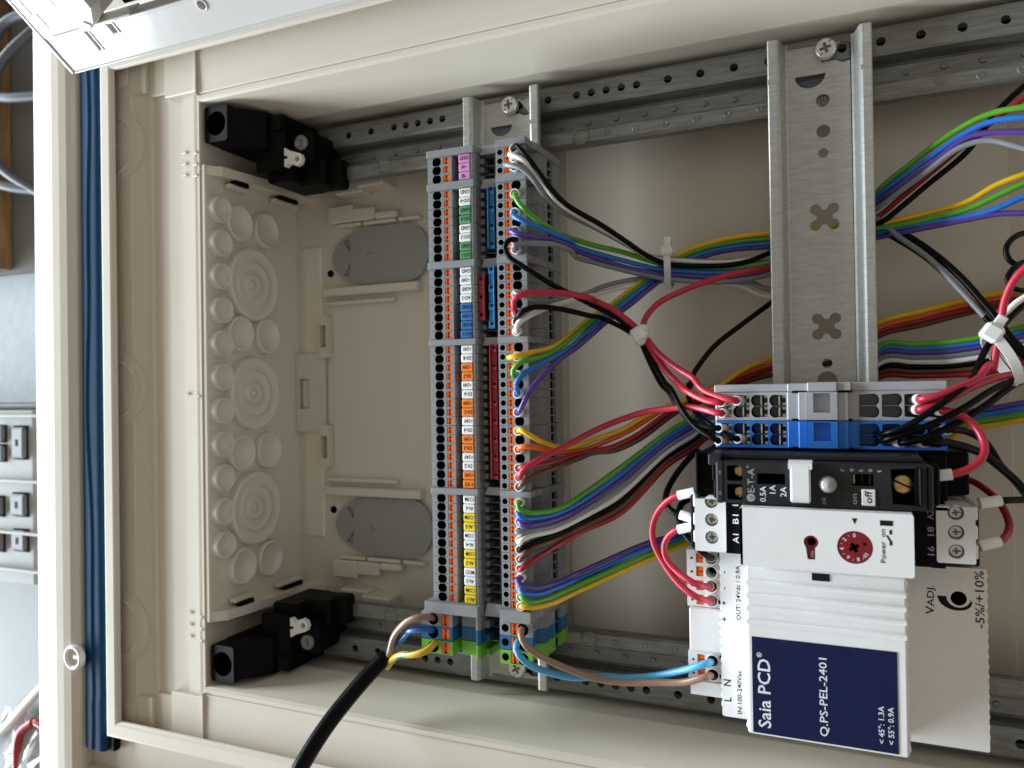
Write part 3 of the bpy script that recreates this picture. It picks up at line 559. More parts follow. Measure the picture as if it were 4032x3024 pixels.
up('E-T-A', bk, 105.5, -45.6, 48.05, 2.1, 'inkg', 7.4); up('®', bk, 103.9, -37.9, 48.05, .8, 'inkg')
up('0.5A', bk, 108.8, -48.2, 48.05, 1.8, 'inkw', 4.8); up('1A', bk, 111.6, -46.0, 48.05, 1.8, 'inkw', 2.6); up('2A', bk, 114.7, -46.4, 48.05, 1.8, 'inkw', 3.0)
b = M(); b.lathe([(1.25, 48.06), (0, 48.07)], (104.4, -47.0, 0), 'z', 18); lo = b.build('emblem_disc', 'inkg', bk); up('U', bk, 104.9, -47.4, 48.1, 1.0, 'ink')
up('ok', bk, 125.8, -48.2, 48.05, 1.5, 'inkg', 2.3); up('on', bk, 134.2, -47.9, 48.05, 1.55, 'inkg', 3.2); up('off', bk, 138.2, -47.3, 48.4, 2.0, 'ink', 3.6)
for i, ch in enumerate('reset'): up(ch, bk, 131.0+2.45*i, -38.2, 48.05, 1.5, 'inkg')
up('14', bk, 95.6, -40.2, 48.25, .9, 'inkg'); up('13', bk, 95.6, -46.6, 48.25, .9, 'inkg')
# print on its upper flank
for i in range(26):
    x = 118+i*1.25; b = M()
    if random.random() < .85: b.add([(x, -33.97, 40.2-.9*(i % 3)), (x+random.uniform(.4, 1.1), -33.97, 40.2-.9*(i % 3)), (x+.8, -33.97, 39.9-.9*(i % 3)), (x, -33.97, 39.9-.9*(i % 3))], [(0, 1, 2, 3)]); b.build('fine_print', 'inkg', bk)

# ================================================================== white timer relay
tm = thing('timer_relay', 'white timer relay with dark red dial above the blue labelled supply', 'timer relay', (125, -58, 0))
b = M(); b.box(82.5, 167.5, -67.4, -49.3, -3, 30, .5); b.box(95, 101.5, -67.2, -49.3, 20, 36.2, .3); b.box(148.5, 156.2, -67.2, -49.3, 20, 36.4, .3); b.box(154, 159, -50.4, -48.9, 20, 37, .3); b.box(154, 158, -67.3, -65, 20, 36.6, .3); b.build('relay_base', 'blackp', tm)
fh = circ(121.6, -59.3, 2.05, 20); key = [(121.6+2.05*math.cos(a), -58.9+2.05*math.sin(a)) for a in [math.radians(-58+i*18.7) for i in range(16)]]+[(120.6, -64.0), (122.7, -64.0)]
b = M(); b.plate(rrect(101.5, 148.6, -67.3, -49.4, .8), [key, circ(133.4, -59.6, 4.75, 32)], 52, 2.2, 0, 0, None)
b.box(101.5, 148.6, -67.3, -49.4, 30, 49.6, .3); b.prism([(101.5, 46), (101.9, 51.7), (102.2, 52), (101.5, 52)], -67, -49.6, 'y'); b.build('relay_cover', 'white', tm)
b = M(); b.plate([(p[0]*1.0, p[1]) for p in [(121.6+2.0*math.cos(math.radians(i*20)), -58.9+2.0*math.sin(math.radians(i*20))) for i in range(18)]], [circ(121.7, -58.9, 1.25, 10)], 50.9, 1, 0, 0, 1); b.box(120.65, 122.65, -63.9, -60.4, 49.8, 50.7, 0); kw = b.build('setting_window', ['dialred', 'void'], tm)
up('1m', tm, 122.2, -63.6, 50.75, .9, 'inkw', 1.6)
dl = M(); dl.plate(circ(133.4, -59.6, 4.6, 32), [plus(133.2, -59.7, 1.45, .55, .5), circ(136.0, -58.5, .5, 10)], 51.9, 1.2, 0, 0, 1); dl = dl.build('time_dial', ['dialred', 'void'], tm)
for s_, a in (('0', 92), ('I', 117), ('2', 142), ('I', 166), ('4', 190), ('I', 214), ('6', 238), ('I', 261), ('8', 284), ('I', 305), ('10', 325)):
    r = 2.9; ca, sa = math.cos(math.radians(a)), math.sin(math.radians(a)); cap = 1.15 if s_ != 'I' else .6; r = 2.95 if s_ != 'I' else 3.4
    text(s_, tm, (133.4+r*ca, -59.6+r*sa, 51.95), (sa, -ca, 0), (ca, sa, 0), cap, 'inkw', 'CENTER')
b = M(); b.prism([(132.7, -51.2), (134.1, -51.2), (133.4, -52.9)], 51.9, 52.06, 'z'); b.box(140.0, 143.3, -52.9, -51.4, 51.5, 52.06, 0)
for x0, x1, y0, y1 in ((142.4, 143.0, -55.3, -54.0), (142.4, 143.0, -58.4, -57.0)): b.box(x0, x1, y0, y1, 51.9, 52.06, 0)
b.prism([(142.3, -57.2), (142.7, -57.0), (141.9, -55.5), (141.5, -55.7)], 51.9, 52.06, 'z'); b.build('relay_symbols', 'ink', tm)
up('Power  on', tm, 141.3, -63.6, 52.05, 1.35, 'ink', 9.6)
def screw_strip(name, x0, x1, y0, y1, zt, xs, ys, sx):
    b = M(); b.plate(rrect(x0, x1, y0, y1, .6), [circ(xs, y, 2.15, 20) for y in ys], zt, 4, 0, 0, 1, True); b.box(x0+.2, x1-.2, y0+.2, y1-.2, 12, zt-4.1, .2)
    for y in ys: b.box(min(sx, x0), max(x0, sx)+.4, y-2.0, y+2.0, 14, zt-.6, .3) if sx < x0 else b.box(x1-.4, sx, y-2.0, y+2.0, 14, zt-.6, .3)
    o = b.build(name, ['white', 'void'], tm)
    for y in ys:
        b = M(); r = random.uniform(-.3, .3); b.lathe([(1.85, zt-3.9), (1.85, zt-1.5), (1.6, zt-1.2), (1.5, zt-1.15)], (xs, y, 0), 'z', 20); b.plate(circ(xs, y, 1.5, 20), [plus(xs, y, .95, .3, r)], zt-1.15, 1, 0, 0, 1, False)
        b.add([(xs+a, y+c, zt-1.1) for a, c in ((.95, -.22), (1.55, -.22), (1.55, .22), (.95, .22))], [(0, 1, 2, 3)], 1); b.build('clamp_screw', ['screwm', 'steel'], o)
screw_strip('clamp_strip', 85.2, 95.2, -66.8, -49.6, 37, 90.6, (-51.0+.6, -56.4, -62.2), 84.6)
screw_strip('clamp_strip', 155.6, 165.6, -65.4, -48.8, 37, 160.7, (-50.6, -56.3, -61.9), 166.3)
for s_, y in (('A1', -63.6), ('B1', -57.6), ('15', -52.2)): up(s_, tm, 99.1, y, 36.3, 1.95, 'inkw', 3.0 if s_ != '15' else 2.6)
for s_, y in (('16', -64.2), ('18', -58.4), ('A2', -52.9)): up(s_, tm, 155.0, y, 36.5, 1.8, 'inkg', 2.7)

# ================================================================== power supply
ps = thing('power_supply', 'white power supply unit with navy label below the timer relay', 'power supply', (125, -97, 0))
b = M(); b.box(91, 170, -126, -69.2, -3, 15, .6); b.plate(rrect(91.2, 102.5, -125.6, -69.4, .7), [], 24, 12); b.prism([(91.2, 10), (91.2, 23.5), (91.7, 24), (92, 10)], -125.4, -69.6, 'y'); b.box(80.2, 91.4, -121, -69.4, -3, 12, .4)
for i in range(18):
    y = -122.5+i*3.0; b.lathe([(.0, .7), (.55, .3), (.6, 0), (.55, -.3), (0, -.7)], (91.35, y, 23.0), 'z', 8) if 0 else b.box(90.9, 91.5, y, y+1.7, 19, 23.7, .25)
b.build('supply_base', 'white', ps)
b = M(); b.plate([(146.8, -124.6), (169.6, -124.6), (170, -124.2), (170, -69.6), (169.6, -69.2), (146.8, -69.2)], [circ(162.5, -78.7, 2.2, 22)], 24, 9, 0, 1, 1)
for i in range(17): y = -121+i*3.05; b.box(169.6, 170.3, y, y+1.6, 16, 23.6, .3)
b.build('right_shoulder', ['whitew', 'void'], ps)
b = M(); b.box(101.4, 147.3, -123.3, -70.0, 12, 40, .7)
for y in (-75.2, -79.3, -83.4, -87.7): b.prism([(y-.95, 39.9), (y-.6, 40.25), (y-.1, 40.5), (y+.5, 40.5), (y+.75, 40.2), (y+.85, 39.9)], 101.6, 147.1, 'x', 0, (), True, False)
for i in range(17):
    y = -121.8+i*3.05; b.box(147.1, 147.75, y, y+1.6, 30, 39.4, .25); b.box(100.95, 101.6, y, y+1.6, 30, 39.4, .25)
b.build('supply_cover', 'white', ps)
b = M(); b.box(121.2, 126.3, -72.9, -70.6, 39.8, 40.2, .05); b.build('lamp_window', 'ink', ps)
b = M(); b.box(103.0, 144.4, -122.5, -92.2, 39.9, 40.16, .06); lb = b.build('label_sticker', 'navy', ps)
up('Saia PCD', lb, 108.4, -120.7, 40.2, 3.9, 'inkw', 21.6, 'LEFT', .012); up('®', lb, 106.0, -98.6, 40.2, 1.6, 'inkw'); up('Q.PS-PEL-2401', lb, 125.0, -120.6, 40.2, 2.35, 'inkw', 24.0)
up('< 45°: 1.3A', lb, 140.6, -120.1, 40.2, 1.6, 'inkw', 11.2); up('< 55°: 0.9A', lb, 143.2, -120.0, 40.2, 1.6, 'inkw', 11.1)
up('L', ps, 94.2, -120.6, 24.05, 2.5, 'ink'); up('N', ps, 94.2, -115.4, 24.05, 2.5, 'ink'); up('IN:100-240Vac', ps, 97.7, -124.3, 24.05, 1.5, 'ink', 14.8); up('OUT: 24Vdc / 0.9A', ps, 97.8, -92.3, 24.05, 1.5, 'ink', 18.5)
for s_, y in (('-', -76.7), ('-', -82.2), ('+', -87.7), ('+', -93.2)): up(s_, ps, 93.3, y, 24.05, 2.0, 'ink', None, 'LEFT', .012)
up('V', ps, 155.8, -84.3, 24.05, 2.5, 'ink', 2.6); up('ADJ.', ps, 155.8, -81.8, 24.05, 2.0, 'ink', 6.6); up('-5%/+10%', ps, 169.2, -87.3, 24.05, 2.5, 'ink', 17.4)
oc = [(162.5-(5.8-2.1*k/17)*math.cos(math.radians(k*10)), -78.3-(5.6-1.0*math.sin(math.radians(k*10))-.9*k/17)*math.sin(math.radians(k*10))) for k in range(18)]
ic = [(162.5-3.3*math.cos(math.radians(k*10)), -78.3-3.2*math.sin(math.radians(k*10))) for k in range(18)]
b = M(); b.prism(oc[:-1]+ic[::-1], 23.9, 24.06, 'z'); b.build('adjust_mark', 'ink', ps)
def plug(ys, y0, y1, lab):
    b = M(); hs = [circ(87.7, y, 1.95, 20) for y in ys]; lv = [rect(82.4, 84.9, y-1.75, y+1.75) for y in ys]; ts = [circ(80.95, y-.3, .5, 10) for y in ys]
    b.plate(rrect(79.2, 91, y0, y1, .35), hs+lv+ts, 20.5, 7, 0, 0, 1)
    for y in ys: b.lathe([(2.35, 20.5), (2.3, 21.0), (1.95, 21.0), (1.95, 20.4)], (87.7, y, 0), 'z', 20)
    for y in (y0+1.6, y1-1.8): b.box(90, 91.2, y, y+1.2, 16, 20.9, .15, 1)
    o = b.build('plug_connector', ['whitew', 'void'], ps)
    for y in ys: b = M(); b.box(82.45, 83.4, y-1.7, y+1.7, 14, 20.2, .15); b.box(83.5, 84.85, y-1.7, y-.3, 14, 20.4, .15); b.box(83.5, 84.85, y+.1, y+1.7, 14, 20.4, .15); b.box(83.5, 84.5, y-.4, y+.2, 14, 19.8, .1); b.build('release_lever', 'orange', o)
plug((-72.7, -77.5, -82.4, -87.4), -89.9, -70.0, '')
plug((-108.4, -113.2), -115.8, -105.6, '')
b = M(); b.box(79.9, 91.3, -105.4, -90.1, -3, 21.5, .5); b.build('blank_cover', 'white', ps)
b = M(); b.prism([(-121.2, 20), (-121.2, 12), (-116.0, 12), (-116.0, 21.2), (-120.6, 21.2)], 80.0, 91.3, 'x'); b.build('blank_cover', 'white', ps)

WIRES=[
('black', 1.0, '19.2,78,24;19.2,78,30;21.7,77.9,33.5;27.1,71.5,34;30.3,66.4,32;33.4,61.2,28;37.1,56.6,22;47.3,50,12;54.4,44.7,5;61.6,39.2,-2;67.5,36.3,-6;73.6,35.4,-9;90.8,34.6,-12;99.2,36,-14;107.1,38.8,-15;144.6,46.2,-15;148.2,48.3,-13;159,56.7,-10;171.5,66.6,-8;179.7,78,-8;188.9,86.7,-8', 'black wire curving down from the block with the pink GND marker', 1, []),
('white', 1.0, '19.2,74.5,24;19.2,74.5,30;18.7,75.1,33;24.9,71.6,34.5;28,67.5,32;30.7,63.1,28.5;34.5,57.2,23;44.7,50.3,11;53.7,44.6,2.5;60.9,39.5,-5;66.9,38,-9;73.2,37.5,-11.5;83.9,36.3,-14;94.6,36.3,-16;107,37.8,-17;140.6,46.3,-18', 'white wire curving down from the block with the pink A+ marker', 1, []),
('grey', 1.0, '19.2,71.1,24;19.2,71.1,30;17.2,71.1,34;23.5,69.1,35.5;26.6,66.4,33;28.5,62.7,29;30.7,58.2,24;34,55,20;42.6,50.7,7;53,44.5,0;60.2,40.2,-8;68.5,38.7,-12;81.5,37.5,-15.5;92.3,36.8,-17.5;106.7,36.7,-20;144.8,44.9,-20', 'grey wire curving down from the block with the pink B- marker', 1, []),
('green', 1.0, '19.2,61.2,24;19.2,61.2,30;21.1,57.8,32.5;23.2,55.3,33;27.6,50.6,29;33.8,46.3,20;37,45.5,9;43.1,43.4,6;52.7,41,-1;60.6,38.2,-6;65.9,36.6,-9;73,35.3,-12;81.8,34.2,-13.5;90.5,33.6,-14;99.1,34.1,-14.5;107.1,35.2,-15;140.6,52.9,-16;144.8,58.4,-14;154.9,65.5,-10;167.1,72.9,-5;176.7,76.2,-1;187.2,76.2,2', 'green wire arching from the block with the white DO-4 marker', 1, []),
('blue', 1.0, '19.2,54.1,24;19.2,54.1,30;19.6,52.1,33;23.5,50,34;30,46.9,27;36.3,43.9,18;36.6,42.8,8;42.7,40.7,5;52.6,37.7,-1;60.8,35.3,-5;66.1,34.1,-8;73.3,33.4,-10.5;84.1,32.2,-12.5;94.9,32,-13.5;107.1,33.7,-15;140.6,51.8,-16;144.8,56.3,-13.5;156.8,63.8,-8;169,70.9,-4;176.6,73.5,-1;187.2,72.9,2', 'blue wire arching from the block with the green DO-3 marker', 1, []),
('purple', 1.0, '19.2,47.1,24;19.2,47.1,30;18.4,46.6,33;23.3,44.5,34.5;27.5,44,29;32,43.6,24;36.3,41.8,18;36.3,41.4,7;42.4,39.1,4;52.3,35.5,-2;60.8,33.2,-5;66.2,32.2,-7.5;73.4,31.5,-10;86.3,30.2,-12;94.9,30.4,-13;107,32.6,-15;140.6,50.6,-16;144.7,54.1,-12.5;158.8,62.3,-7;170.9,69.9,-3;176.6,70.1,-1;187.3,68.3,1', 'purple wire arching from the block with the white DO-2 marker', 1, []),
('grey', 1.0, '19.2,40,24;19.2,40,30;19.6,40.5,33.5;23.4,41.3,34;27.9,41.7,30;32.4,41.7,25;36.3,40.3,18;35.9,39.1,6;42,37.2,3;52.3,34.1,-2;60.8,31.9,-5;66.3,30.6,-7;73.5,29.5,-9;86.5,28.1,-11;94.9,28.6,-13;107,30.7,-15;140.6,49.5,-16;144.6,51.7,-12;158.8,60.7,-6.5;168.8,66.9,-3;176.5,67.6,-1;187.2,62.7,1', 'light grey wire arching from the block with the lowest green DO-1 marker', 1, []),
('black', 1.0, '19.2,43.6,24;19.2,43.6,30;20.7,43.2,33;19.3,42.4,36.5;17.7,40.1,36.5;18.9,36.3,35;22.9,33.4,34;28.1,29.5,31;33,26,27.5;38.1,23.1,24;43,20.1,20;42.9,19.7,14;48.9,16.5,11.5;54.1,12.9,9.5;57.9,9.9,8.5;60.9,6.9,8.5;63.2,2.5,9;66.6,-3.7,11;71.2,-10.7,15;74.4,-13.3,19;78.6,-19.5,24;83.8,-25.8,27;89,-29.1,29;92,-30.9,29;93.9,-31.2,25', 'black wire hooked out of the lowest green GND marker block to the tie', 1, [-1]),
('grey', 1.0, '19.2,23.3,24;19.2,23.3,30;19.7,23.7,32.5;23.5,21.9,32;26.3,21.1,27;30.5,20.9,21;34.9,22.8,15;40.2,24.1,11;41.9,26.7,3;48.1,28.9,0;59.8,31.5,-9;67.8,31.5,-15;81,30.2,-18;89.9,29,-18;98.7,27.9,-17;106.8,24.8,-16;140.5,49.1,-16;151.1,39.8,-14;159.8,31,-10;168.4,18.7,-5;175.2,8.1,0;180.1,0.9,3', 'grey wire running right from the block with the white AO-2 marker', 1, []),
('red', 1.15, '19.2,16.3,24;19.2,16.3,30;20.2,17.5,34.5;21,20.2,36.5;24.6,22.4,36;31.3,23,31.5;38.9,22.5,26.5;45.5,21,23;45.9,20.5,16.5;51.6,17.3,13;55.5,14,11;59.9,10,9.5;62.9,6.8,9.5;65.8,3.2,11;69.8,-0.9,13.5;75.9,-5.4,17;82.6,-9.5,21;85.8,-13,24.5;90.8,-15.4,27;95.3,-16.8,29;98.2,-17.4,29;99.6,-17.4,25', 'red wire looped from the blue +24V marker block down to the grey distribution block', 1, [-1]),
('black', 1.0, '19.2,12.8,24;19.2,12.8,30;20.4,13.9,33;23,15.4,35.5;26.3,17.1,35;30.9,17.7,30.5;38.3,16.4,25;44.5,14.7,20;46.6,14.4,11.5;52.6,11.4,9;57,8.5,7;60,5.8,6.5;62.1,1.3,6.5;65.4,-5.4,8;69.7,-11.9,12;72.8,-14,16;76.5,-18.9,20;81.7,-24,24;87.6,-26.3,27.5;92.2,-26.6,29;94,-26.8,25', 'black wire from the blue AGND marker block down to the blue distribution block', 1, [-1]),
('white', 1.0, '19.2,9.3,24;19.2,9.3,30;20.2,9.8,33;21.5,12.1,34;24.3,14.1,32.5;29.1,17.7,26;35.6,21,17;41.4,23.2,10;41.5,24.8,2;51.7,27.9,-4;59.8,29.5,-9;65.9,30.2,-13;72,30.4,-17;85.3,29.2,-19;94.1,27.4,-19;106.6,22.3,-18;140.5,46.7,-17', 'white wire running right from the block with the blue AO-1 marker', 1, []),
('yellow', 1.0, '19.2,-0.1,24;19.2,-0.1,30;16.7,-0.5,32;20.4,-0,33;24.8,1.4,28;30.3,3.5,21;34.7,7.9,15;42,15.8,7;48,21,0;55.8,28.4,-6;62.2,34.4,-11;70.4,40.2,-14.5;76.9,43.2,-16.5;90.3,45.9,-17;107.1,46.6,-17;127.5,46.1,-17;146.9,46.3,-15;159,47.5,-12;171.3,49.6,-9;179,53.4,-6;188,56.1,-4', 'yellow wire sweeping up from the block with the white DI-8 marker', 1, []),
('green', 1.0, '19.2,-7.1,24;19.2,-7.1,30;18.7,-7.8,32.5;19.5,-5.1,34.5;22.4,-2.5,34;25.6,-1.3,30;29.7,0.6,24;34.1,5,18;42.6,13.9,9;48.5,19.4,2;56.1,26.7,-5;63.1,33.4,-11;71.5,39.4,-15.5;81.3,43,-17.5;94.5,44.7,-18;107,44.7,-18;127.5,44.8,-17;146.9,44.6,-15;158.9,45.1,-11;171.1,46.8,-8;178.8,49.5,-5;187.8,52.9,-3', 'green wire sweeping up from the block with the orange DI-7 marker', 1, []),
('blue', 1.0, '19.2,-14.1,24;19.2,-14.1,30;20.2,-12.6,33;20.7,-10.6,35;22.6,-7.3,34;26.7,-3.8,29;31.3,-0.6,24;35.7,2.9,18;42.9,11.6,10;49,17.1,4;56.5,24.6,-3;64,31.9,-11;74.5,38.8,-16.5;83.3,41.7,-18.5;94.4,43,-19;106.9,43.1,-19;140.5,43,-18;150.6,43.8,-15;160.1,43.9,-11;172.1,44.3,-7;179.2,45.4,-4;187.5,48.4,-2', 'blue wire sweeping up from the block with the white DI-6 marker', 1, []),
('purple', 1.0, '19.2,-21.1,24;19.2,-21.1,30;22,-18.9,33;24.8,-12.7,31;29.8,-5.9,27;33.8,-1,22;38.6,3.3,17;43.5,8.7,12;47.2,13.5,6;54.9,20.1,0;62.8,28.3,-8;70.2,34.8,-15;78.8,39.3,-18.5;89.8,41.7,-20;106.8,41.7,-20;140.5,41.5,-19;150.5,41.9,-15;160,42.4,-11;172.1,43.3,-7;179.3,43.7,-5;187.3,42.8,-3', 'purple wire sweeping up from the block with the orange DI-5 marker', 1, []),
('yellow', 1.0, '19.2,-28,24;19.2,-28,30;21.3,-27.4,32.5;24.3,-29.3,32;28.3,-32.8,26;32.5,-34.8,20;36.9,-34.6,14;41.5,-32.6,8;52.1,-28.6,4;61.6,-23,1;75.1,-17.5,-4;86,-13.1,-8;97.1,-5.6,-13;111.8,-0.3,-16;129.7,3.5,-17;145.1,10.6,-17;156.8,13.3,-17;166.6,15.7,-17;176.1,17.5,-17;189.6,19.7,-17', 'yellow wire dipping from the block with the white DI-4 marker', 1, []),
('orange', 1.0, '19.2,-35,24;19.2,-35,30;21.5,-33.7,32.5;24.9,-33.6,32;28.3,-35.2,26;33.4,-36.8,18;39.2,-36.1,11;45.4,-33.5,6;54.6,-29.1,2;68.9,-19.9,-2;75.3,-17.6,-6;84.4,-13.1,-11;96.8,-7.2,-15;111.7,-3,-17;129.7,0.8,-18;145.1,8.9,-18;156.9,11.7,-18;166.7,14.2,-18;176.2,16,-18;189.7,18.2,-18', 'orange wire running right from the block with the orange DI-3 marker', 1, []),
('darkred', 1.0, '19.2,-42,24;19.2,-42,30;22.1,-41,32.5;28.4,-40.5,26.5;34.1,-38.8,20;39.8,-37,13;47.7,-35.6,7;56.8,-31.3,3;70.5,-21.2,-3;76.7,-18.6,-8;84.8,-14.7,-13;96.6,-9,-17;111.6,-4.4,-19;129.7,-0.6,-19;145.1,7.5,-19;156.9,10.1,-19;166.8,12.6,-19;176.3,14.4,-19;189.9,16.9,-19', 'dark red wire running right from the block with the white DI-2 marker', 1, []),
('red', 1.15, '19.2,-45.5,24;19.2,-45.5,30;20.6,-44.6,33;22.8,-42.4,35;26.1,-39.7,33;32,-36.1,27.5;39.6,-31.7,22;44.9,-28.6,18.5;55.7,-24.1,17;65.7,-21.2,18;73.5,-20.3,20;80.5,-19.6,22.5;86.7,-20.3,25.5;90.8,-21.3,28;93.3,-21.6,28.5;94.6,-21.7,25', 'red wire slanting up from the lowest orange +24V marker block', 1, [-1]),
('brown', 1.0, '19.2,-49,24;19.2,-49,30;21.6,-47.3,32.5;25,-44.6,30.5;31,-42.3,25;37.8,-39.4,17;42.4,-37.4,11;49.4,-36.8,6;58.5,-32.4,2;71.9,-22,-5;78.1,-19.1,-10;85.2,-15.8,-15;96.3,-10.7,-19;111.5,-7,-20;129.6,-3.2,-20;145.1,6,-20;157,8.5,-20;166.9,11,-20;176.5,13.1,-20;190.1,15.4,-20', 'brown wire running right from the block with the orange DI-1 marker', 1, []),
('green', 1.0, '19.2,-54.9,24;19.2,-54.9,30;19.9,-54.9,33;20.7,-56.6,34;23.8,-58.1,32;28.3,-58.4,27;34.1,-56.7,21;39.9,-52.4,14;51.9,-43.2,7;69.8,-29.6,3;77.5,-24.6,-3;85.1,-19.3,-10;97.4,-31.2,-15;124.9,-28.6,-12;144,1.6,-12;154.4,1.3,-10;165.2,1.5,-7;176.2,2.9,-3;186.3,5.7,-1', 'green wire drooping from the block with the topmost white COM marker', 1, []),
('blue', 1.0, '19.2,-58.4,24;19.2,-58.4,30;19.8,-58.2,33.5;21.7,-59.7,34;25.8,-60.5,29;31.6,-59.4,23;38.5,-55.7,15;51.9,-45.8,7;69.8,-31.3,3;77.5,-26.2,-3;85.1,-20.9,-10;97.4,-31.7,-15;124.9,-29.4,-12.5;144,0.1,-12.5;154.4,-0.2,-10.5;165.3,0.1,-7.5;176.3,1.4,-3.5;186.4,4.3,-1.5', 'blue wire drooping from the block with the white AI-6 marker', 1, []),
('purple', 1.0, '19.2,-62,24;19.2,-62,30;20.2,-61.7,33;23.2,-62.6,33;28.2,-62.4,27;35,-60,19;39.5,-57,13;51.8,-48.3,7;69.8,-33.1,3;77.4,-27.9,-3;85.1,-22.5,-10;97.4,-32.1,-15;124.8,-30,-13;144,-1.3,-13;154.5,-1.5,-11;165.3,-1.5,-8;176.3,0,-4;186.5,2.9,-2', 'purple wire running right from the yellow COM marker block above AI-5', 1, []),
('grey', 1.0, '19.2,-65.5,24;19.2,-65.5,30;19.6,-65.3,34;23.5,-64.9,31.5;30.3,-64,24;36.8,-60.8,15;51.8,-50.9,7;69.7,-35,3;77.4,-29.9,-3;85.1,-24.3,-10;97.4,-32.7,-15;124.8,-30.8,-13.5;144,-3,-13.5;154.5,-3.2,-11.5;165.3,-3.1,-8.5;176.4,-1.7,-4.5;186.5,1.3,-2.5', 'light grey wire running right from the yellow AI-5 marker block', 1, []),
('white', 1.0, '19.2,-69,24;19.2,-69,30;20,-69,33;23.5,-67,31.5;30.2,-65.8,24;36.8,-62.8,15;51.8,-53.6,7;69.7,-36.9,3;77.4,-31.6,-3;85,-26.1,-10;97.4,-33.2,-15;124.8,-31.6,-14;144,-4.6,-14;154.5,-4.8,-12;165.3,-5,-9;176.4,-3.4,-5;186.6,-0.4,-3', 'white wire running right from the white COM marker block above AI-4', 1, []),
('black', 1.0, '19.2,-72.5,24;19.2,-72.5,30;20.6,-71.6,32.5;25.3,-69.4,28;32,-67,20;37.7,-64.2,13;51.7,-56.3,7;69.7,-38.7,3;77.3,-33.6,-3;85,-27.9,-10;97.4,-33.8,-15;124.8,-32.5,-14.5;144,-6.5,-14.5;154.5,-6.6,-12.5;165.4,-6.7,-9.5;176.4,-5.1,-5.5;186.7,-2.1,-3.5', 'black wire running right from the white AI-4 marker block', 1, []),
('brown', 1.0, '19.2,-76.1,24;19.2,-76.1,30;20.2,-75.6,32.5;23.8,-72.1,31;30,-69.7,23.5;36.4,-66.6,14;51.7,-58.5,7;69.6,-40.3,3;77.3,-35.2,-3;85,-29.7,-10;97.4,-34.3,-15;124.7,-33.3,-15;144,-8.2,-15;154.5,-8.3,-13;165.4,-8.2,-10;176.5,-7,-6;186.7,-3.9,-4', 'brown wire running right from the yellow COM marker block above AI-3', 1, []),
('darkred', 1.0, '19.2,-79.6,24;19.2,-79.6,30;20.5,-79.2,32.5;25.2,-75.5,28;31.9,-71.1,20;37.7,-67.6,13;51.6,-60.9,7;69.6,-42,3;77.3,-36.8,-3;84.9,-31.3,-10;97.4,-34.8,-15;124.7,-34.1,-15.5;144,-9.9,-15.5;154.5,-9.9,-13.5;165.4,-9.8,-10.5;176.5,-9.1,-6.5;186.8,-5.9,-4.5', 'dark red wire slanting up from the yellow AI-3 marker block', 1, []),
('purple', 1.0, '19.2,-83.1,24;19.2,-83.1,30;19.1,-82.8,33.5;21.2,-84.3,34.5;25.1,-86.3,30;29.9,-85.8,24;36.1,-83.6,14;59.5,-72.9,4;67.1,-70.8,-2;73.8,-69.1,-8;92.3,-60.1,-14;128.9,-46.7,-16;154.3,-34.8,-16;171,-23,-15;179.1,-21.3,-14;187.9,-19.4,-12', 'purple wire drooping from the white COM marker block above AI-2', 1, []),
('blue', 1.0, '19.2,-86.6,24;19.2,-86.6,30;20.1,-85.9,33;21.7,-87.4,33.5;25.3,-88.9,29;31.6,-87.4,20;37.4,-85.5,13;59.5,-75,4;67.1,-72.6,-2;73.8,-70.5,-8;92.3,-61.7,-14;128.8,-49,-16;154.2,-36.8,-16;171,-24.9,-15;179.1,-23.2,-14;187.8,-21.2,-12', 'blue wire drooping from the white AI-2 marker block', 1, []),
('green', 1.0, '19.2,-90.2,24;19.2,-90.2,30;20.7,-89.1,33;23.2,-91,32.5;27.5,-91.2,26.5;34.1,-88.9,18;59.5,-77.3,4;67.1,-74.5,-2;73.8,-71.9,-8;92.2,-63.3,-14;128.8,-51.5,-16;154.2,-38.9,-16;170.9,-27,-15;179.1,-25.3,-14;187.8,-23.3,-12', 'green wire drooping from the lowest yellow COM marker block', 1, []),
('yellow', 1.0, '19.2,-93.7,24;19.2,-93.7,30;20.9,-92.9,32.5;24.2,-93.5,30.5;29.8,-93,24;36.3,-90.4,15;59.4,-79.6,4;67.1,-76.4,-2;73.8,-73.6,-8;92.2,-65,-14;128.8,-53.7,-16;154.2,-40.9,-16;170.9,-29,-15;179,-27.2,-14;187.8,-25.1,-12', 'yellow wire running right from the lowest yellow AI-1 marker block', 1, []),
('black', 1.0, '142.6,45.5,-18;149.2,40.5,-16;158.4,32.2,-12;165.7,23.1,-8;171.2,14.5,-4;175,8.4,0;178.7,2.3,3', 'left one of two black wires dropping from the rail to the right hand tie', 0, []),
('black', 1.25, '147.3,44.8,-17;153.2,40.6,-15;161.5,32.5,-11;168.7,23.5,-7;173.9,14.8,-2;177.6,8.1,2;180.8,1.8,4', 'thick black wire dropping from the rail to the right hand tie', 0, []),
('red', 1.15, '111.8,34.2,-13;107.3,32.4,-11;95.9,30.4,-5;84,26.8,1;75.9,23.6,4;67.9,19.3,7.5;63.5,14.1,9.5;62.4,10.3,10;63.3,5.9,9.5;66.6,0.1,11;70.8,-5.6,13;75.6,-10.4,16;80.6,-14,22.5;85.9,-16.5,26;90.3,-17.7,28;93.1,-17.9,28.5;94.4,-18,25', 'red wire arching from behind the wide rail into the white knotted tie', 0, [-1]),
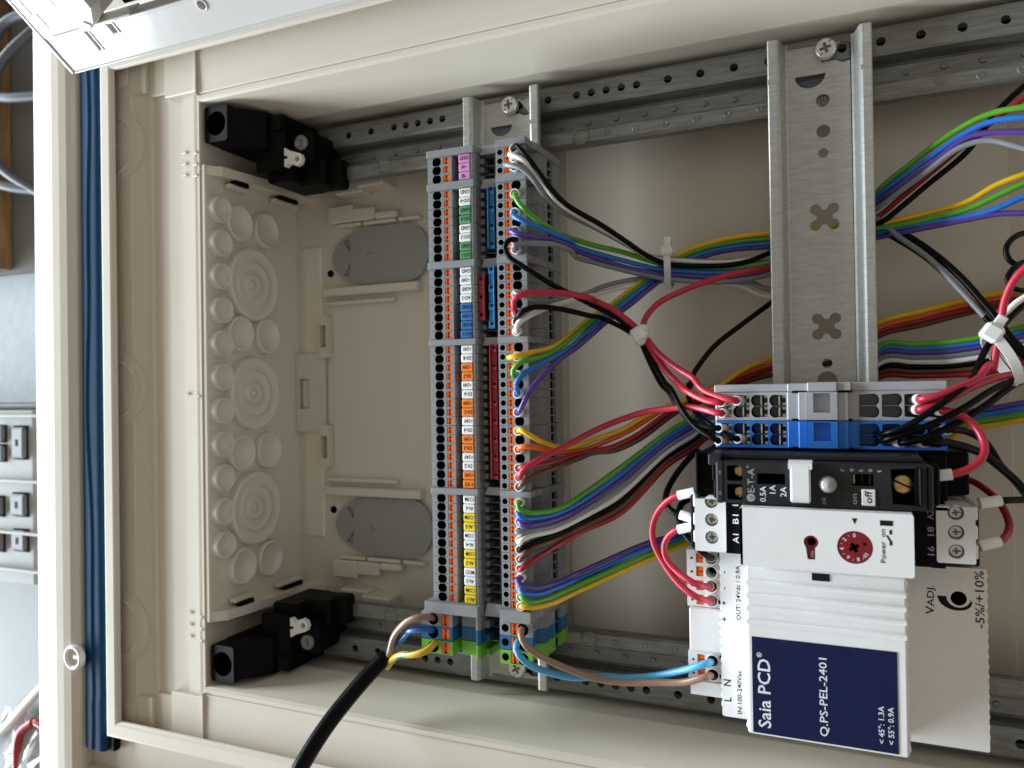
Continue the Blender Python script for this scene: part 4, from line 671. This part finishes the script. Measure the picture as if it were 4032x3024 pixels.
('black', 1.0, '111.5,22.8,-14;107.1,19.4,-12;95.4,10.1,-6;87.4,3.4,-2;82.8,-2.7,2;79.8,-8.2,5;79.1,-12.5,7;78.9,-11.7,10;79.8,-16.7,14;82.8,-21.3,19;87.7,-24.9,24;92.5,-27.6,27.5;96.2,-29.5,29;98.3,-30.2,29;99.6,-30.4,25', 'black wire bowing from behind the wide rail down to the blue distribution block', 0, [-1]),
('darkred', 1.0, '135.6,45.4,-18;144.7,49.3,-16;150.6,53.7,-14;163.5,63.7,-11;173.7,71.7,-9;181.6,77.4,-7;188.7,82,-5', 'dark red wire rising under the coloured ribbon to the upper right corner', 0, []),
('red', 1.15, '182.3,22.1,22;179.2,18.4,21;176.9,12.7,20;175.7,5.8,20;174.9,0.2,20;174,-4.2,20.5;173.1,-9,21;172.3,-7,23;168.1,-11.3,27;162.9,-13.9,30;157.8,-16.1,31.5;153.4,-17.3,31.5;151.5,-17.4,25', 'red wire from the upper right bundle curving into the top right ferrule', 0, [-1]),
('black', 1.0, '184.4,12.3,10;179.8,8.3,14;176.2,4.4,17;172.8,-0.3,19;170.2,-5.1,21;168.2,-9.8,23;168.6,-9.2,25;166,-12.2,28;160.2,-17,32;153.9,-21.9,33;147.7,-26,33;143.3,-27.8,31;140.4,-28.6,25', 'black wire dropping through the right hand tie into the first blue clamp', 0, []),
('red', 1.15, '183.5,-9.9,12;178.2,-10.4,16;172.7,-11.7,20;167.3,-13.9,24;161.9,-16.6,28;156.7,-19.3,30.5;152.9,-20.5,31;151.2,-20.7,25', 'red wire fanning from the right edge into the lower of two grey block ferrules', 0, [-1]),
('black', 1.0, '183.3,-11.9,13;178,-12.6,17;172.3,-15.1,22;165.4,-19.4,28;157.7,-23.7,31.5;150.3,-27.1,32;143.3,-29.8,30.5;140.9,-30.8,25', 'black wire below the red fan entering the first blue clamp low down', 0, []),
('black', 1.1, '184.1,-11.6,9;179.2,-13.8,14;175.4,-16.3,18;171.1,-19.5,22;164.3,-23.6,27;157.8,-27.1,30;152.8,-29.4,31;148.3,-30.5,31;145.6,-31,25', 'thick black wire slanting into the ferrule of the second blue clamp', 0, [-1]),
('black', 1.3, '184.7,-47.9,2;180.4,-43.4,7;174.6,-38,13;170.2,-34.5,18;164.6,-32.2,23;159.3,-30.7,27;154.8,-30.3,30;151.7,-31,25', 'thick black wire swinging from the third blue clamp to the lower right', 0, [-1]),
('black', 1.1, '186.2,-50.1,-6;181.5,-44,-2;177.4,-39.1,3;174.9,-35.2,8;171.8,-31.3,14;167.5,-28.4,20;163.3,-26.9,25;160,-26.7,28;158.1,-27.3,25', 'black wire curling down behind the red loop from the last blue clamp', 0, [-1]),
('red', 1.15, '156.9,-21,25;158.8,-20.8,29;161.7,-21.5,29;164.7,-23.2,29;167.2,-25.9,30;168.6,-29.6,32;168.7,-32.7,34;166.9,-35.7,36;163.3,-38,38;159.7,-39.1,39;156.9,-39.5,39', 'bright red wire looping from the grey distribution block into the black breaker', 0, [0, -1]),
('darkred', 1.1, '167.6,-44.5,0;170,-45.2,2;172.5,-46.9,6;174.8,-49.3,12;176,-52.5,19;176.1,-55.6,24;174.6,-58,28;172.7,-59.3,30;171,-59.8,30.5', 'dark red wire bowing round the right terminals of the white timer', 0, [-1]),
('black', 1.0, '180.6,-47.6,24;176.8,-47.5,27;173.2,-47.5,29.5;171.2,-47.8,30', 'short black wire entering the right terminals of the white timer', 0, [-1]),
('black', 0.9, '185.1,34.6,8;182.3,33.6,10;179.7,31.4,12;178.5,28.6,13;179.4,25.6,13;181.7,23.9,12;184.6,23.3,10', 'upper of two black wire loops at the right edge', 0, []),
('black', 0.9, '184.2,25,12;181.2,23.5,15;178.9,21.2,17;178,18.9,18;178.9,16.6,18;181,15.6,17;183.5,15.4,15', 'lower of two black wire loops at the right edge', 0, []),
('white', 1.0, '183.6,13.9,14;180.6,11.8,14;178.1,8.8,14;176.7,5.3,14;175.3,1.6,12', 'white wire dropping into the right hand tie from the right edge', 0, []),
('red', 1.15, '79.9,-49.6,28;78,-50.1,28;74.2,-52.3,27;70.6,-56.1,25.5;68.5,-60.5,25;67.9,-64.5,24.5;68.7,-68.7,24.5;70.9,-72.7,25;74.3,-77.4,26;78.8,-81.6,27.5;83.1,-84.1,28.5;85.9,-85.6,27;87.3,-86.5,24;86.9,-88.6,16', 'outer red wire looping from the timer down to the lowest plus clamp', 0, [0, -1]),
('red', 1.15, '79.7,-61.4,28;77.8,-61.9,28;74.7,-64,27;72.7,-67.2,26;72.4,-70.5,25.5;73.6,-73.7,25.5;76.6,-76.4,26.5;78.9,-77.7,27.5;82.8,-79.7,28.5;85.7,-80.9,27;87,-81.7,24;86.7,-83.6,16', 'inner red wire looping from the timer down to the upper plus clamp', 0, [0, -1]),
('black', 1.1, '81.2,-36.3,5;79.7,-37.6,8;76.9,-41.3,13;74.1,-46.1,18;72.6,-50.6,22;73.2,-53.5,25;75.5,-55.6,27;78.5,-56.6,28;80.1,-57,28', 'black wire bowing down beside the breaker into the middle timer sleeve', 0, [-1]),
('black', 1.1, '80.8,-53.1,12;78.9,-53.3,16;77.3,-54.6,20;77,-57.3,22;77.8,-60.5,24;79.6,-63.5,26;82.7,-66.4,27.5;85.5,-68.6,28;87.4,-70.6,26.5;87.9,-71.8,23;87.3,-73.5,16', 'black wire curling under the timer sleeves into the upper minus clamp', 0, [-1]),
('brown2', 1.35, '-22.5,-105.2,22;-19.2,-101.8,30;-21.7,-101,33.5;-26.8,-102.6,34;-32.8,-107.1,32;-37.4,-112.4,29.5;-40.7,-119.5,27;-43.3,-123.3,25', 'taupe brown core bending from the black cable into the grey clamp', 0, []),
('blue2', 1.35, '-22.5,-110,22;-19.7,-106.6,30;-23.1,-106.2,32;-28.7,-107.7,31;-30.8,-109.4,29;-35.8,-114.2,27;-41.5,-118.8,25;-45.6,-123,24', 'blue core bending from the black cable into the blue clamp', 0, []),
('earth', 1.35, '-21.3,-114.7,22;-18.2,-112,29;-19.3,-113.6,33;-24.1,-115.6,34;-31.6,-117.4,32;-35.9,-119.5,30;-39.8,-122.6,27;-43.3,-126.1,25', 'yellow and green striped core bending from the black cable into the green clamp', 0, []),
('black', 3.25, '-43.2,-121.6,25;-46.3,-125,28;-49.7,-129.8,33;-53.8,-136.6,40;-56.4,-142.4,47;-57.9,-147.3,53;-58.9,-151.8,58;-59.2,-156.5,63', 'thick black mains cable rising from the three cores past the lower rim', 0, []),
('brown2', 1.25, '15.8,-104.7,20;19.2,-102.3,29;20.6,-103,34;22.9,-106.6,34.5;29.4,-112.3,30;38.6,-116.7,26;46,-119.6,22.5;56.1,-120.2,21;67.3,-118.6,21;77.4,-116.5,23;83.5,-113.7,25;86.7,-112.3,25;86.5,-115.3,16', 'pale brown wire sagging from the grey clamp across to the L clamp', 0, [0, -1]),
('cyan', 1.25, '14.2,-109.9,20;17.3,-107.3,29;18.2,-109,33;21,-113.1,32;26.5,-117.5,27.5;37.2,-120.6,22;46.5,-120.4,18;57.1,-119.5,17.5;66.7,-117.3,18;75.4,-113.6,21;82.6,-109.8,24.5;86.7,-107.9,24.5;86.6,-110.5,16', 'sky blue wire sagging from the blue clamp across to the N clamp', 0, [0, -1]),
]

# ================================================================== wires, sleeves
for col, r, ptxt, lab, fe, fer in WIRES:
    pts = [tuple(float(v) for v in q.split(',')) for q in ptxt.split(';')]
    big = r > 2; w = M(); ctr = pts[len(pts)//2]
    for e in (0, -1):                     # wires that leave the picture run on to the far wall of the enclosure
        if pts[e][0] > 174:
            a, c = Vector(pts[1 if e == 0 else -2]), Vector(pts[e]); d = (c-a).normalized(); d.x = max(d.x, .6); d.y *= .8; d.z = min(d.z, .05); L = (258-c.x)/d.x
            ex = [tuple(c+d*L*.5+Vector((0, 0, -4))), tuple(c+d*L+Vector((0, 0, -12)))]; pts = ex[::-1]+pts if e == 0 else pts+ex
    if big: pts += [(-80, -262, 58), (-96, -320, 20), (-130, -400, -60), (-180, -470, -88)]
    nm = 'mains_cable' if big else ('cable_core' if lab.find('core') > 0 else 'wire')
    if col == 'earth': w.tube(pts, r, 12, 0, True, 1.6, lambda t, k: 1 if (k+int(t*26)) % 12 < 3 or (t > .86 and k < 8) else 0)
    else: w.tube(pts, r, 24 if big else 12, 0, True, 3 if big else 1.7)
    o = w.build(nm, ['w_'+col, 'w_earthgreen'], None, ctr); tag(o, lab, 'cable' if big else 'wire', None if big else 'insulated wires in the enclosure')
    if big: CABLE = (o, pts)
    if fe:
        b = M(); b.ring((pts[0][0], pts[0][1], 30.6), (0, 0, -1), 1.78, 1.28, 6, 18); b.build('ferrule_collar', 'ferrule', o)
    for e in fer:
        k = 'maroon' if col in ('brown2', 'cyan') else 'ferrule'
        a, c = (pts[1], pts[0]) if e == 0 else (pts[-2], pts[-1])
        d = Vector(c)-Vector(a); p0 = Vector(c)-d.normalized()*min(d.length, 4.4)
        b = M(); b.ring(p0, d, max(1.66, r+.46), r+.1, 6.0, 18); b.build('ferrule_collar', k, o)
# print along the mains cable: characters set one by one round its upper side
o, pts = CABLE; P = smooth_path(pts, 1.0); cd = Vector((130.7, -12.8, 293))
def along(s_, i0, cap, adv, up_, r):
    for j, ch in enumerate(s_):
        i = int(i0+j*adv); p = P[i]; t = (P[i-1]-P[i+1]).normalized(); v = Vector((.12, .25, 1)); n = (v-t*v.dot(t)).normalized(); yv = n.cross(t)
        n2 = (n*math.cos(up_)+yv*math.sin(up_)); y2 = n2.cross(t)
        text(ch, o, tuple(p+n2*(r+.03)), tuple(t), tuple(y2), cap, 'inkg', 'LEFT', None, 'cable_print')
along('1.0mm²', len(P)*.62, 1.5, -2.9, -.55, 3.25); along('3G', len(P)*.8, 1.5, -2.9, -.55, 3.25)

# ================================================================== cable ties
def strap(pts, w, th, d=(0, 0, 1)):
    b = M(); P = smooth_path(pts, 1.2); n = len(P); V = []
    for i, p in enumerate(P):
        t = (P[min(i+1, n-1)]-P[max(i-1, 0)]).normalized(); nn = Vector(d); nn = (nn-t*nn.dot(t)); nn = nn.normalized() if nn.length > .01 else Vector((0, 0, 1)); sd = t.cross(nn)
        V += [tuple(p+sd*w/2+nn*th/2), tuple(p-sd*w/2+nn*th/2), tuple(p-sd*w/2-nn*th/2), tuple(p+sd*w/2-nn*th/2)]
    b.add(V, [(i*4+k, i*4+(k+1) % 4, i*4+4+(k+1) % 4, i*4+4+k) for i in range(n-1) for k in range(4)]+[(3, 2, 1, 0), (n*4-4, n*4-3, n*4-2, n*4-1)]); return b
t = thing('cable_tie', 'white cable tie standing upright round the multicoloured wire bundle', 'cable tie', (70, 38, 0), 'white cable ties')
strap([(69.3, 46, -4), (69.4, 42.5, -2.2), (69.4, 38.5, -1.8), (69.3, 34.5, -2.6), (68.8, 31, -5.2), (68, 28.3, -8.8), (67.6, 27.6, -13), (68, 31, -19), (69, 39, -19), (69.4, 42, -12)], 2.5, 1.0, (.05, 0, 1)).build('tie_strap', 'tie', t)
b = M(); b.box(66.9, 71.7, 38.4, 42.0, -5.5, .6, .7); b.box(67.9, 70.6, 42, 44.3, -4.2, -1.4, .35); b.build('tie_head', 'tie', t)
a = .5; t = thing('cable_tie', 'small white knotted cable tie where red and black wires cross', 'cable tie', (61, 7.8, 9), 'white cable ties')
fr = ((61.6, 7.6, 10), (math.cos(a), math.sin(a), 0), (-math.sin(a), math.cos(a), 0), (0, 0, 1))
b = M(fr); b.box(-3.0, 2.9, -2.7, 2.8, 0, 4.6, .9); b.box(-.6, 3.6, -.9, 2.6, -1, 3.3, .7); b.box(-3.2, .8, -3.9, -1.6, -1.5, 3.0, .8); b.build('tie_head', 'tie', t)
b = M(fr); b.lathe([(3.5, -1.2), (3.7, -1.2), (3.7, 1.2), (3.5, 1.2)], (0, 0, -.8), 'x', 18); b.build('tie_strap', 'tie', t)
a = -.62; t = thing('cable_tie', 'white cable tie with long tail on the wire crossing at the right edge', 'cable tie', (172, 2.5, 25), 'white cable ties')
fr = ((172.4, 2.4, 25), (math.cos(a), math.sin(a), 0), (-math.sin(a), math.cos(a), 0), (0, 0, 1))
b = M(fr); b.box(-2.7, 2.7, -2.6, 2.5, -2.2, 3.0, .8); b.box(-1.5, 1.4, 2.4, 5.9, -1.1, .3, .3); b.build('tie_head', 'tie', t)
strap([(172.6, 2, 26.2), (173.8, .2, 26.6), (176, -3.2, 26.4), (178.2, -7.4, 25.6), (179.6, -11.2, 23.4), (180.2, -12.6, 19), (179, -11, 12), (175, -4, 10), (172.5, 0, 14), (172, 2, 20)], 2.7, .9).build('tie_strap', 'tie', t)

# ================================================================== open lid along the upper edge
B0 = (-176, 129.4, 62); ld = thing('enclosure_lid', 'glossy white lid frame standing open along the upper edge of the enclosure', 'lid', B0)
fr = (B0, (1, 0, 0), (0, .56, .83), (0, -.83, .56))
b = M(fr)
b.plate(rrect(0, 440, 0, 16.2, .9), [rrect(22.3, 24.4, 6.8, 15.6, .9), rrect(35.6, 38.6, 11.4, 15.6, 1.3), circ(84.5, 13.0, 1.7, 18)], 0, 7, 0)
b.box(.0, 440, -.1, 1.2, -9, .6, .5); b.box(-1.4, .2, .4, 90, -10, .9, .4); b.prism([(0, -1.2), (440, -1.2), (440, .2), (0, .2)], -13, -6.5, 'z')
b.build('lid_frame', 'lidwhite', ld)
b = M(fr)
for x0, x1, y0, y1 in ((21.3, 22.4, 6.2, 15.9), (24.2, 25.0, 6.2, 15.9), (34.8, 35.7, 11.2, 15.9), (38.4, 39.4, 11.2, 15.9)): b.box(x0, x1, y0, y1, -.3, .5, .2)
b.box(0, 50, 16.0, 17.0, -8, .2, .3); b.lathe([(2.5, 0), (2.4, .5), (1.8, .6), (1.7, -.3)], (84.5, 13.0, 0), 'z', 18); b.box(40, 440, 15.4, 16.6, -7, .5, .3); b.build('lid_rib', 'lidwhite', ld)
b = M(fr); b.box(.4, 31, 17.2, 95, -8, .8, .5); b.box(.4, 6, 16.9, 18.6, -7.8, .5, .2); b.build('hinge_plate', 'lidwhite', ld)
b = M(fr)
b.box(4.5, 5.1, 27, 36, .7, 1.15, .1); b.box(4.5, 7.5, 26.5, 27.1, .7, 1.15, .1); b.box(7.1, 7.7, 20.5, 27, .7, 1.15, .1); b.box(19, 19.6, 27, 38, .7, 1.15, .1); b.build('embossed_line', 'lidwhite', ld)
text('0.290.52', ld, tuple(B0[k]+11.0*(1, 0, 0)[k]+37*(0, .56, .83)[k]+.86*(0, -.83, .56)[k] for k in range(3)), (0, -.56, -.83), (1, 0, 0), 2.6, 'lidwhite', 'LEFT', None, 'embossed_number')
b = M(fr); b.box(31.2, 40, 20.5, 60, -8, 5.5, .5); b.prism([(31.5, 19.4), (35.5, 18.6), (39.5, 20.5), (44.0, 26), (43, 60), (31.5, 60)], 2, 9, 'z'); b.prism([(32.5, 19.4), (36, 22.5), (38.6, 20.4), (36, 18.6)], 8.5, 9.6, 'z'); b.build('hinge_hook', 'whitew', ld)
b = M(fr); b.box(40, 440, 17, 95, -12, -10.5, .3); b.build('lid_window', 'blackp', ld)

# ================================================================== the table and what lies on it, left of the enclosure
b = M(); b.add([(-1100, -800, -95), (900, -800, -95), (900, 800, -95), (-1100, 800, -95)], [(0, 1, 2, 3)]); o = b.build('table_top', 'desk'); o['kind'] = 'structure'
b = M(); b.box(-600, -456, 86, 420, -95, -78, 1.5); o = b.build('wooden_board', 'wood', None, (-500, 200, -95)); tag(o, 'brown wooden board lying on the table beside the enclosure', 'board')
for i, (pts, lab) in enumerate((([(-520, 150, -74), (-470, 215, -73), (-432, 262, -73), (-400, 268, -76)], 'highest of the grey cables curving over the wooden board'), ([(-520, 196, -74), (-463, 208, -73), (-430, 238, -73), (-395, 262, -80)], 'second grey cable curving over the wooden board from the top'),
                            ([(-520, 222, -74), (-463, 216, -73), (-428, 208, -74), (-390, 206, -80)], 'straight grey cable crossing the middle of the wooden board'), ([(-520, 226, -74), (-463, 182, -73), (-434, 155, -74), (-390, 128, -84)], 'upper grey cable slanting down over the wooden board'),
                            ([(-520, 200, -74), (-463, 162, -73), (-440, 146, -74), (-390, 136, -84)], 'lowest grey cable bending over the wooden board'))):
    b = M(); b.tube(pts, 3.6, 12); o = b.build('grey_cable', 'greycable', None, pts[1]); tag(o, lab, 'cable', 'grey cables on the wooden board')
b = M(); b.box(-640, -300, -17, 82, -94.9, -92.5, .5); o = b.build('paper_pad', 'paper', None, (-450, 30, -95)); tag(o, 'pale blue white paper pad between board and keypad', 'paper')
b = M(); b.box(-640, -300, -20.5, -17.3, -94.9, -84, 1.2); o = b.build('clear_ruler', 'bagfilm', None, (-450, -19, -95)); tag(o, 'clear plastic strip edge lying above the keypad', 'plastic strip')
ph = thing('keypad_phone', 'beige desk phone keypad with grey keys left of the enclosure', 'phone', (-450, -85, -95))
b = M(); b.prism([(-640, -95), (-640, -60), (-400, -70), (-385, -74), (-383, -95)], -146, -22, 'y'); b.build('phone_body', 'phonebody', ph)
zf = lambda x: -60-(x+640)*10/240
for y in (-25.8, -72.5, -109.5, -136): b = M(); b.box(-520, -388, y-.9, y+.9, zf(-450)-6, zf(-450)+2.6, .2); b.build('divider_line', 'plug', ph)
for x0, x1, y0, y1 in ((-436, -427, -44, -33.5), (-436, -427, -58, -47.5), (-418, -405, -56, -34), (-443, -429.5, -98, -85), (-420, -405, -97, -82), (-443, -429.5, -123.5, -111), (-419, -405, -122, -108)):
    b = M(); z = zf((x0+x1)/2); b.box(x0-1.3, x1+1.3, y0-1.3, y1+1.3, z-4, z+.35, .2, 1); b.box(x0, x1, y0, y1, z-2, z+3.2, 1.2); k_ = b.build('phone_key', ['phonekey', 'void'], ph)
    b = M(); b.box((x0+x1)/2-1.5, (x0+x1)/2+1.5, (y0+y1)/2-2.4, (y0+y1)/2+2.4, z+3.1, z+3.3, 0); b.build('key_legend', 'ink', k_)
b = M(); b.tube([(-560, -320, -88), (-470, -272, -87), (-428, -238, -86), (-380, -195, -88)], 3.4, 12); o = b.build('white_cord', 'w_white', None, (-450, -255, -95)); tag(o, 'white cord crossing the table near the lower left corner', 'cord')
bag = thing('plastic_bag', 'crumpled clear plastic bag with something red inside at lower left', 'plastic bag', (-430, -300, -95))
b = M(); random.seed(8); N = 14
b.add([(-465+90*i/N+random.uniform(-3, 3), -365+115*j/N+random.uniform(-3, 3), -92+14*math.sin(math.pi*i/N)*math.sin(math.pi*j/N)+random.uniform(0, 5)) for j in range(N+1) for i in range(N+1)], [(j*(N+1)+i, j*(N+1)+i+1, (j+1)*(N+1)+i+1, (j+1)*(N+1)+i) for j in range(N) for i in range(N)], 0, False); b.build('bag_film', 'bagfilm', bag)
b = M(); b.tube([(-421, -252, -84), (-434, -262, -82), (-438, -285, -82), (-431, -320, -82)], 3.2, 10); b.tube([(-421, -252, -84), (-410, -256, -84), (-405, -290, -85)], 2.6, 10); b.build('red_strip', 'bagred', bag)
flush_texts()
